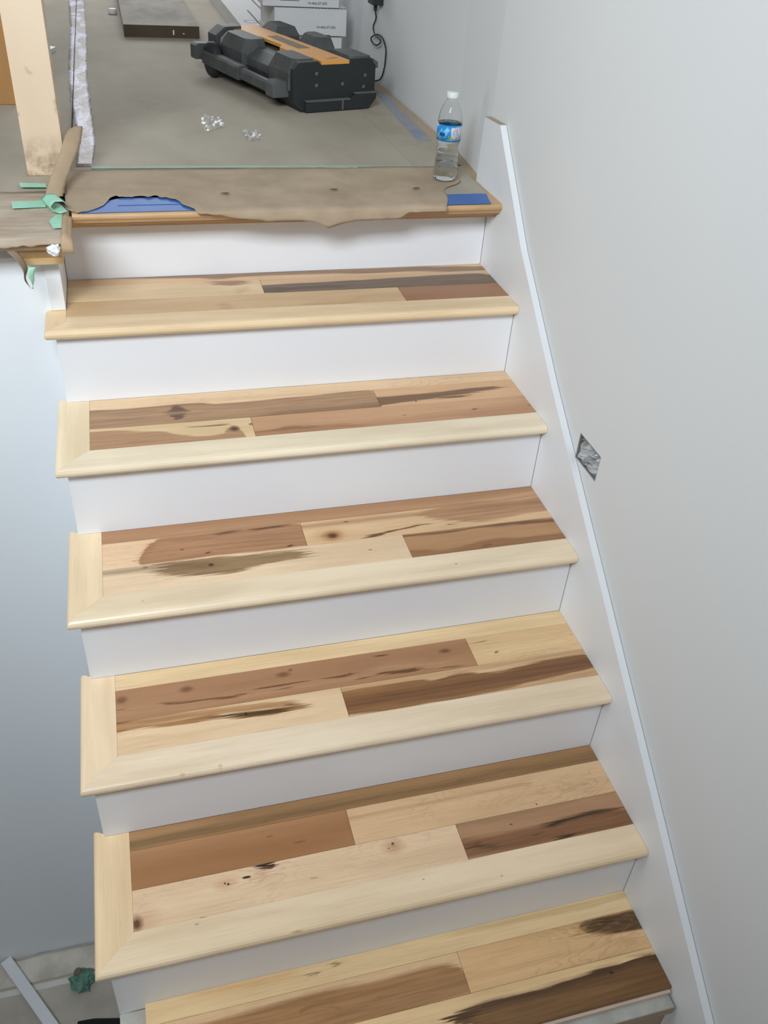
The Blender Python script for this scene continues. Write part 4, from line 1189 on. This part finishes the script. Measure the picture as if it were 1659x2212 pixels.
def lobe(name, x0, x1, y0, y1, z0, z1, ch, mat=M_blk):
    rings = []
    for z, s in ((z0, 0.0), (z0 + (z1 - z0) * 0.55, 0.0), (z1, ch)):
        xa, xb, ya, yb_ = x0 + s, x1 - s * 0.4, y0 + s * 0.8, y1 - s * 0.8
        c_ = ch * 0.9
        rings.append([(xa + c_, ya, z), (xb - c_ * 0.3, ya, z), (xb, ya + c_ * 0.3, z), (xb, yb_ - c_ * 0.3, z), (xb - c_ * 0.3, yb_, z), (xa + c_, yb_, z), (xa, yb_ - c_, z), (xa, ya + c_, z)])
    return loft(name, rings, mat, tcse)


lobe('corner_block', -0.014, 0.082, 0.012, 0.185, 0.060, 0.150, 0.020)
lobe('corner_block', -0.014, 0.080, 0.355, 0.560, 0.060, 0.150, 0.020)
lobe('corner_block', 0.196, 0.290, 0.012, 0.165, 0.070, 0.152, 0.014)
lobe('corner_block', 0.200, 0.285, 0.250, 0.400, 0.090, 0.166, 0.022)
lobe('side_recess', 0.012, 0.078, 0.19, 0.35, 0.070, 0.112, 0.012, M_blk2)
lobe('carry_handle', 0.185, 0.280, 0.500, 0.665, 0.100, 0.160, 0.024)
# rear rim
yprism('rear_rim', [(-0.018, 0.040), (-0.018, 0.130), (0.020, 0.156), (0.082, 0.158), (0.082, 0.148), (0.030, 0.143), (0.000, 0.122), (0.000, 0.040)], 0.575, 0.645, M_blk, 0.003)
yprism('latch', [(0.286, 0.118), (0.286, 0.146), (0.304, 0.136), (0.306, 0.118)], 0.006, 0.05, M_dust, 0.002)
# yellow panel with a waist on the left
pn = [(0.086, -0.006), (0.188, -0.006), (0.186, 0.10), (0.180, 0.42), (0.176, 0.50), (0.170, 0.655), (0.052, 0.640), (0.052, 0.50), (0.060, 0.45), (0.086, 0.43), (0.090, 0.27), (0.064, 0.24), (0.064, 0.10), (0.088, 0.06)]
yo = prism('centre_panel', pn, 'z', 0.137, 0.148, M_yel, tcse, 0.0015)
prism('panel_label', [(0.112, 0.20), (0.156, 0.20), (0.150, 0.43), (0.112, 0.43)], 'z', 0.1481, 0.1486, M_lab, yo)
for x, y in ((0.120, 0.020), (0.140, 0.034)):
    box('embossed_mark', x, x + 0.030, y, y + 0.007, 0.1481, 0.1490, plain('deep_yellow_plastic', (196, 132, 58), 0.55, 0.05), yo)  # marks in a deeper yellow than the panel
# foot bar at the front with a dusty ledge
yprism('foot_bar', [(0.026, 0.002), (0.026, 0.030), (0.190, 0.036), (0.205, 0.046), (0.290, 0.050), (0.288, 0.030), (0.262, 0.002)], -0.018, -0.003, M_blk2, 0.002)
box('dusty_ledge', 0.028, 0.190, -0.0188, -0.004, 0.0318, 0.0372, M_dust, tcse, 0.001, 1)
box('dusty_ledge', 0.208, 0.288, -0.0188, -0.004, 0.0478, 0.0525, M_dust, tcse, 0.001, 1)
box('foot_rib', 0.158, 0.164, -0.0205, -0.003, 0.004, 0.034, M_dust, tcse, 0.001, 1)
# bolts
for x, z in ((0.070, 0.112), (0.070, 0.078), (0.166, 0.078), (0.250, 0.100), (0.246, 0.066)):
    bo = lathe('bolt', [(0.0, 0.0), (0.006, 0.0), (0.006, 0.002), (0.0045, 0.003), (0.0, 0.0024)], M_dust, tcse, 14)
    bo.location = (x, -0.0038, z)
    bo.rotation_euler = (math.radians(90), 0, 0)
# telescopic rail along the left side
yprism('rail', [(-0.058, 0.046), (-0.058, 0.070), (-0.052, 0.078), (-0.036, 0.078), (-0.030, 0.070), (-0.030, 0.046)], 0.060, 0.640, M_blk, 0.002)
yprism('rail_sleeve', [(-0.064, 0.040), (-0.064, 0.076), (-0.056, 0.084), (-0.032, 0.084), (-0.024, 0.076), (-0.024, 0.040)], 0.300, 0.600, M_blk, 0.002)
yprism('rail_bracket', [(-0.062, 0.038), (-0.062, 0.078), (-0.050, 0.086), (-0.004, 0.086), (-0.004, 0.038)], 0.040, 0.095, M_dust, 0.004)
yprism('rail_bracket', [(-0.084, 0.050), (-0.084, 0.094), (-0.070, 0.102), (-0.004, 0.098), (-0.004, 0.050)], 0.605, 0.655, M_blk, 0.004)
# wheels
for x in (-0.040, 0.292):
    wh = lathe('wheel', [(0.0, -0.018), (0.040, -0.018), (0.052, -0.016), (0.057, -0.008), (0.057, 0.008), (0.052, 0.016), (0.040, 0.018), (0.026, 0.012), (0.0, 0.012)], M_blk2, tcse, 28)
    wh.location = (x, 0.555, 0.0575)
    wh.rotation_euler = (0, math.radians(90), 0)

# ---------------------------------------------------------------- power adapter and its cord on the wall
ad = empty('power_adapter', (0.046, 1.36, 0.25))
tag(ad, 'black plug-in power adapter on the wall at the top of the picture', 'adapter')
box('adapter_body', -0.038, 0.003, -0.036, 0.036, 0.0, 0.075, M_blk2, ad, 0.005, 2)
box('strain_relief', -0.022, -0.012, -0.008, 0.008, -0.022, 0.001, M_blk2, ad, 0.002, 1)
cpts = [(1.366, 0.232), (1.385, 0.202), (1.418, 0.171), (1.367, 0.152), (1.294, 0.149), (1.291, 0.137), (1.34, 0.122), (1.407, 0.123), (1.41, 0.137), (1.348, 0.156), (1.282, 0.154), (1.232, 0.129), (1.229, 0.093), (1.24, 0.06), (1.276, 0.023)]
cp = [(0.030 if i == 0 else 0.040 - (0.006 if 3 <= i <= 8 else 0.0), y, z) for i, (y, z) in enumerate(cpts)] + [(0.030, 1.32, 0.006), (0.0, 1.36, 0.005)]
tube('power_cord', smooth_path(cp, 6), 0.0027, M_blk2, ad).location = (-0.046, -1.36, -0.25)

# ---------------------------------------------------------------- water bottle
bt = empty('water_bottle', (-0.091, 0.128, 0.0062))
tag(bt, 'clear plastic water bottle with a blue label standing on the landing edge', 'bottle')
m, nt, b = new_mat('clear_plastic')
b.inputs['Base Color'].default_value = (0.97, 0.985, 0.985, 1)
b.inputs['Transmission Weight'].default_value = 1.0
b.inputs['Roughness'].default_value = 0.03
b.inputs['IOR'].default_value = 1.18
tcb = node(nt, 'ShaderNodeTexCoord').outputs['Object']
bn = node(nt, 'ShaderNodeBump')
bn.inputs['Strength'].default_value = 0.25
bn.inputs['Distance'].default_value = 0.002
nt.links.new(tex_noise(nt, scaled(nt, tcb, (1, 1, 0.5)), 70, 2, 0.5), bn.inputs['Height'])
nt.links.new(bn.outputs[0], b.inputs['Normal'])
M_clear = m
m, nt, b = new_mat('water')
b.inputs['Base Color'].default_value = (0.97, 0.99, 0.99, 1)
b.inputs['Transmission Weight'].default_value = 1.0
b.inputs['Roughness'].default_value = 0.0
b.inputs['IOR'].default_value = 1.10
M_water = m
prof = [(0.0, 0.004), (0.016, 0.002), (0.024, 0.000), (0.029, 0.003), (0.0318, 0.010)]
for i in range(5):
    z = 0.014 + i * 0.0145
    rr_ = 0.0318 - 0.0009 * i if i < 3 else 0.0290
    prof += [(rr_, z), (rr_ + 0.0004, z + 0.006), (rr_ - 0.0012, z + 0.0105), (rr_ - 0.0022, z + 0.0128)]
prof += [(0.0272, 0.088), (0.0296, 0.094), (0.0312, 0.100), (0.0312, 0.142), (0.0306, 0.150), (0.0285, 0.162), (0.0240, 0.176), (0.0180, 0.188), (0.0138, 0.195), (0.0132, 0.199), (0.0132, 0.203)]
inner = [(max(0, r_ - 0.0006), z + (0.0006 if z < 0.005 else 0)) for r_, z in prof][::-1]
lathe('bottle_wall', prof + inner, M_clear, bt, 40, False)
wp = [(max(0.0, r_ - 0.0008), z + (0.0012 if z < 0.005 else 0)) for r_, z in prof if z < 0.141] + [(0.0302, 0.141), (0.0, 0.141)]
lathe('water', wp, M_water, bt, 40, False)
M_cap = plain('white_cap', (226, 230, 230), 0.45, 0.03)
lathe('cap', [(0.0, 0.199), (0.0150, 0.199), (0.0152, 0.201), (0.0152, 0.211), (0.0142, 0.2128), (0.0, 0.2130)], M_cap, bt, 32)
# label with printed bands
m, nt, b = new_mat('bottle_label')
tcb = node(nt, 'ShaderNodeTexCoord').outputs['Object']
sp = node(nt, 'ShaderNodeSeparateXYZ')
nt.links.new(tcb, sp.inputs[0])
ang = math_n(nt, 'ARCTAN2', sp.outputs[1], sp.outputs[0])
z = sp.outputs[2]
panel = math_n(nt, 'MULTIPLY', math_n(nt, 'GREATER_THAN', ang, -1.75), math_n(nt, 'LESS_THAN', ang, -0.25))
panel = math_n(nt, 'MULTIPLY', panel, math_n(nt, 'MULTIPLY', math_n(nt, 'GREATER_THAN', z, 0.1045), math_n(nt, 'LESS_THAN', z, 0.1345)))
sx = scaled(nt, tcb, (420, 420, 90))
txt = ramp(nt, tex_noise(nt, sx, 1.0, 2, 0.6), 0.46, 0.58)
pc = mixc(nt, txt, lin((214, 216, 222)), lin((158, 160, 182)))
light_b = ramp(nt, tex_noise(nt, scaled(nt, tcb, (60, 60, 60)), 1.0, 1, 0.4), 0.50, 0.56)
blue = mixc(nt, light_b, lin((44, 140, 208)), lin((96, 190, 232)))
edge = math_n(nt, 'ADD', math_n(nt, 'GREATER_THAN', z, 0.1365), math_n(nt, 'LESS_THAN', z, 0.1025))
blue = mixc(nt, edge, blue, lin((60, 140, 205)))
mark = math_n(nt, 'MULTIPLY', math_n(nt, 'LESS_THAN', ang, -2.25), math_n(nt, 'GREATER_THAN', ang, -2.75))
mark = math_n(nt, 'MULTIPLY', mark, math_n(nt, 'MULTIPLY', math_n(nt, 'GREATER_THAN', z, 0.112), math_n(nt, 'LESS_THAN', z, 0.121)))
blue = mixc(nt, mark, blue, lin((40, 72, 140)))
grn = math_n(nt, 'MULTIPLY', math_n(nt, 'LESS_THAN', ang, -1.8), math_n(nt, 'GREATER_THAN', ang, -1.98))
grn = math_n(nt, 'MULTIPLY', grn, math_n(nt, 'MULTIPLY', math_n(nt, 'GREATER_THAN', z, 0.106), math_n(nt, 'LESS_THAN', z, 0.115)))
blue = mixc(nt, grn, blue, lin((120, 170, 60)))
nt.links.new(mixc(nt, panel, blue, pc), b.inputs['Base Color'])
b.inputs['Roughness'].default_value = 0.35
lathe('label', [(0.0316, 0.100), (0.0318, 0.100), (0.0318, 0.139), (0.0316, 0.139)], m, bt, 40, False)

# ---------------------------------------------------------------- scraps of clear film on the landing
m, nt, b = new_mat('clear_film')
b.inputs['Base Color'].default_value = lin((232, 232, 228))
b.inputs['Roughness'].default_value = 0.16
tr = node(nt, 'ShaderNodeBsdfTransparent')
mx = node(nt, 'ShaderNodeMixShader')
mx.inputs[0].default_value = 0.22
nt.links.new(tr.outputs[0], mx.inputs[1])
nt.links.new(b.outputs[0], mx.inputs[2])
nt.links.new(mx.outputs[0], nt.nodes['Material Output'].inputs[0])
M_film = m
for k_, (pts, lab) in enumerate(((((-0.67, 0.617), (-0.603, 0.67), (-0.607, 0.80), (-0.66, 0.79)), 'crumpled clear film scrap on the landing nearer the tool case wheel'),
                                 (((-0.552, 0.517), (-0.510, 0.541), (-0.516, 0.638), (-0.558, 0.628)), 'smaller crumpled clear film scrap in the middle of the landing'))):
    gr = []
    for i in range(9):
        row = []
        for j in range(9):
            a, c_ = i / 8, j / 8
            x = (1 - a) * ((1 - c_) * pts[0][0] + c_ * pts[1][0]) + a * ((1 - c_) * pts[3][0] + c_ * pts[2][0])
            y = (1 - a) * ((1 - c_) * pts[0][1] + c_ * pts[1][1]) + a * ((1 - c_) * pts[3][1] + c_ * pts[2][1])
            row.append((x + 0.008 * noise.noise((i * 0.9, j * 0.9, k_ * 5)), y + 0.014 * noise.noise((i * 0.8, j, 3 + k_)), 0.0022 + 0.016 * abs(noise.noise((i * 0.75, j * 0.75, 8 + k_)))))
        gr.append(row)
    tag(thin_sheet('film_scrap', gr, 0.0004, M_film, None, False), lab, 'film scrap', 'clear film scraps')

# ---------------------------------------------------------------- foil-stuffed step-light box in the right wall
sb = empty('step_light_box', (WX, (BY0 + BY1) / 2, (BZ0 + BZ1) / 2))
tag(sb, 'recessed electrical box in the right wall stuffed with crumpled grey foil', 'electrical box')
hw, hz = (BY1 - BY0) / 2, (BZ1 - BZ0) / 2
M_boxm = plain('galvanised_box', (150, 150, 148), 0.5, 0.15, 30, metal=0.4)
vsb, fsb = [], []
for x, s in ((0.0008, 0.0), (0.0008, 0.003), (0.060, 0.003)):
    vsb += [(x, -hw + s, -hz + s), (x, hw - s, -hz + s), (x, hw - s, hz - s), (x, -hw + s, hz - s)]
for i in (0, 1):
    for j in range(4):
        fsb.append((i * 4 + j, i * 4 + (j + 1) % 4, (i + 1) * 4 + (j + 1) % 4, (i + 1) * 4 + j))
fsb.append((8, 9, 10, 11))
link('box_rim', mesh('box_rim', vsb, fsb), M_boxm, sb)
rnd = random.Random(5)
N = 11
vs_, fs_ = [], []
for i in range(N):
    for j in range(N):
        e = min(i, j, N - 1 - i, N - 1 - j)
        y = -hw + 0.0045 + (2 * hw - 0.009) * i / (N - 1) + (rnd.uniform(-0.003, 0.003) if e else 0)
        zz = -hz + 0.004 + (2 * hz - 0.008) * j / (N - 1) + (rnd.uniform(-0.002, 0.002) if e else 0)
        vs_.append((0.012 - 0.014 * min(1, e / 2) + (rnd.uniform(-0.009, 0.009) if e else rnd.uniform(-0.006, 0.008)), y, zz))
for i in range(N - 1):
    for j in range(N - 1):
        a, b_, c_, d_ = i * N + j, (i + 1) * N + j, (i + 1) * N + j + 1, i * N + j + 1
        fs_ += [(a, b_, c_), (a, c_, d_)] if (i + j) % 2 else [(a, b_, d_), (b_, c_, d_)]
link('crumpled_foil', mesh('crumpled_foil', vs_, fs_), plain('crumpled_foil', (214, 216, 218), 0.4, 0.2, 30, col2=(150, 150, 150), metal=0.35), sb)

# ---------------------------------------------------------------- lower floor: paper along the wall, trim strip, tape ball
gr = []
for i in range(26):
    x = -1.90 + i * 0.032
    row = []
    for j in range(9):
        y = -0.150 - j * 0.013
        row.append((x, y, FLOOR_Z + 0.003 + 0.016 * abs(noise.noise((x * 14, y * 40, 2))) * (1 - j / 9) + 0.002))
    gr.append(row)
lp = thin_sheet('protective_paper', gr, 0.0006, plain('grey_builder_paper', (226, 218, 206), 0.85, 0.0, 9, col2=(196, 188, 174)))
tag(lp, 'wrinkled grey paper strip along the foot of the left wall', 'paper')
lw = poly_sheet('paint_band', [(-1.9, -0.262), (-1.12, -0.262), (-1.12, -0.285), (-1.9, -0.285)], FLOOR_Z, 0.0015, plain('pale_floor_strip', (230, 226, 218), 0.8, 0.1, 12))
tag(lw, 'pale narrow strip on the lower floor in front of the wrinkled paper', 'floor strip')
ts = link('trim_strip', box_mesh('trim_strip', -0.021, 0.021, -0.5, 0.0, 0.0, 0.018, 0.002, 1), M_trim, None, (-1.678, -0.152, FLOOR_Z + 0.0155), (0, 0, math.radians(31.5)))
tag(ts, 'white trim strip lying across the lower floor at the bottom left', 'trim strip')
bm = bmesh.new()
bmesh.ops.create_icosphere(bm, subdivisions=3, radius=0.042)
for v in bm.verts:
    v.co *= 1 + 0.5 * noise.noise(v.co * 55) + 0.35 * noise.noise(v.co * 130)
    v.co.z *= 0.6
me = bpy.data.meshes.new('tape_ball')
bm.to_mesh(me)
bm.free()
tb = link('tape_ball', me, plain('dark_green_tape', (112, 156, 134), 0.6, 0.0, 30, col2=(74, 112, 96)), None, (-1.392, -0.300, FLOOR_Z + 0.026))
tag(tb, 'crumpled ball of green tape on the lower floor beside the stairs', 'tape ball')
bm = bmesh.new()
bmesh.ops.create_icosphere(bm, subdivisions=2, radius=0.016)
for v in bm.verts:
    v.co *= 1 + 0.35 * noise.noise(v.co * 90)
me = bpy.data.meshes.new('brown_core')
bm.to_mesh(me)
bm.free()
link('brown_core', me, plain('brown_paper_core', (130, 112, 96), 0.8, 0.1), tb, (-0.012, 0.026, 0.018))
db = link('dark_cloth', box_mesh('dark_cloth', -0.11, 0.11, -0.14, 0.0, 0.0, 0.03, 0.008, 2), plain('black_cloth', (24, 24, 26), 0.9, 0.2, 20), None, (-1.30, -0.462, FLOOR_Z + 0.0005), (0, 0, math.radians(-6)))
bm = bmesh.new()
bm.from_mesh(db.data)
bmesh.ops.subdivide_edges(bm, edges=list(bm.edges), cuts=3, use_grid_fill=True)
for v in bm.verts:
    if v.co.z > 0.006:
        v.co += Vector((0, 0.012, 0.010)) * noise.noise(v.co * 26)
bm.to_mesh(db.data)
bm.free()
tag(db, 'crumpled black cloth on the lower floor at the picture bottom, left of the stairs', 'cloth')
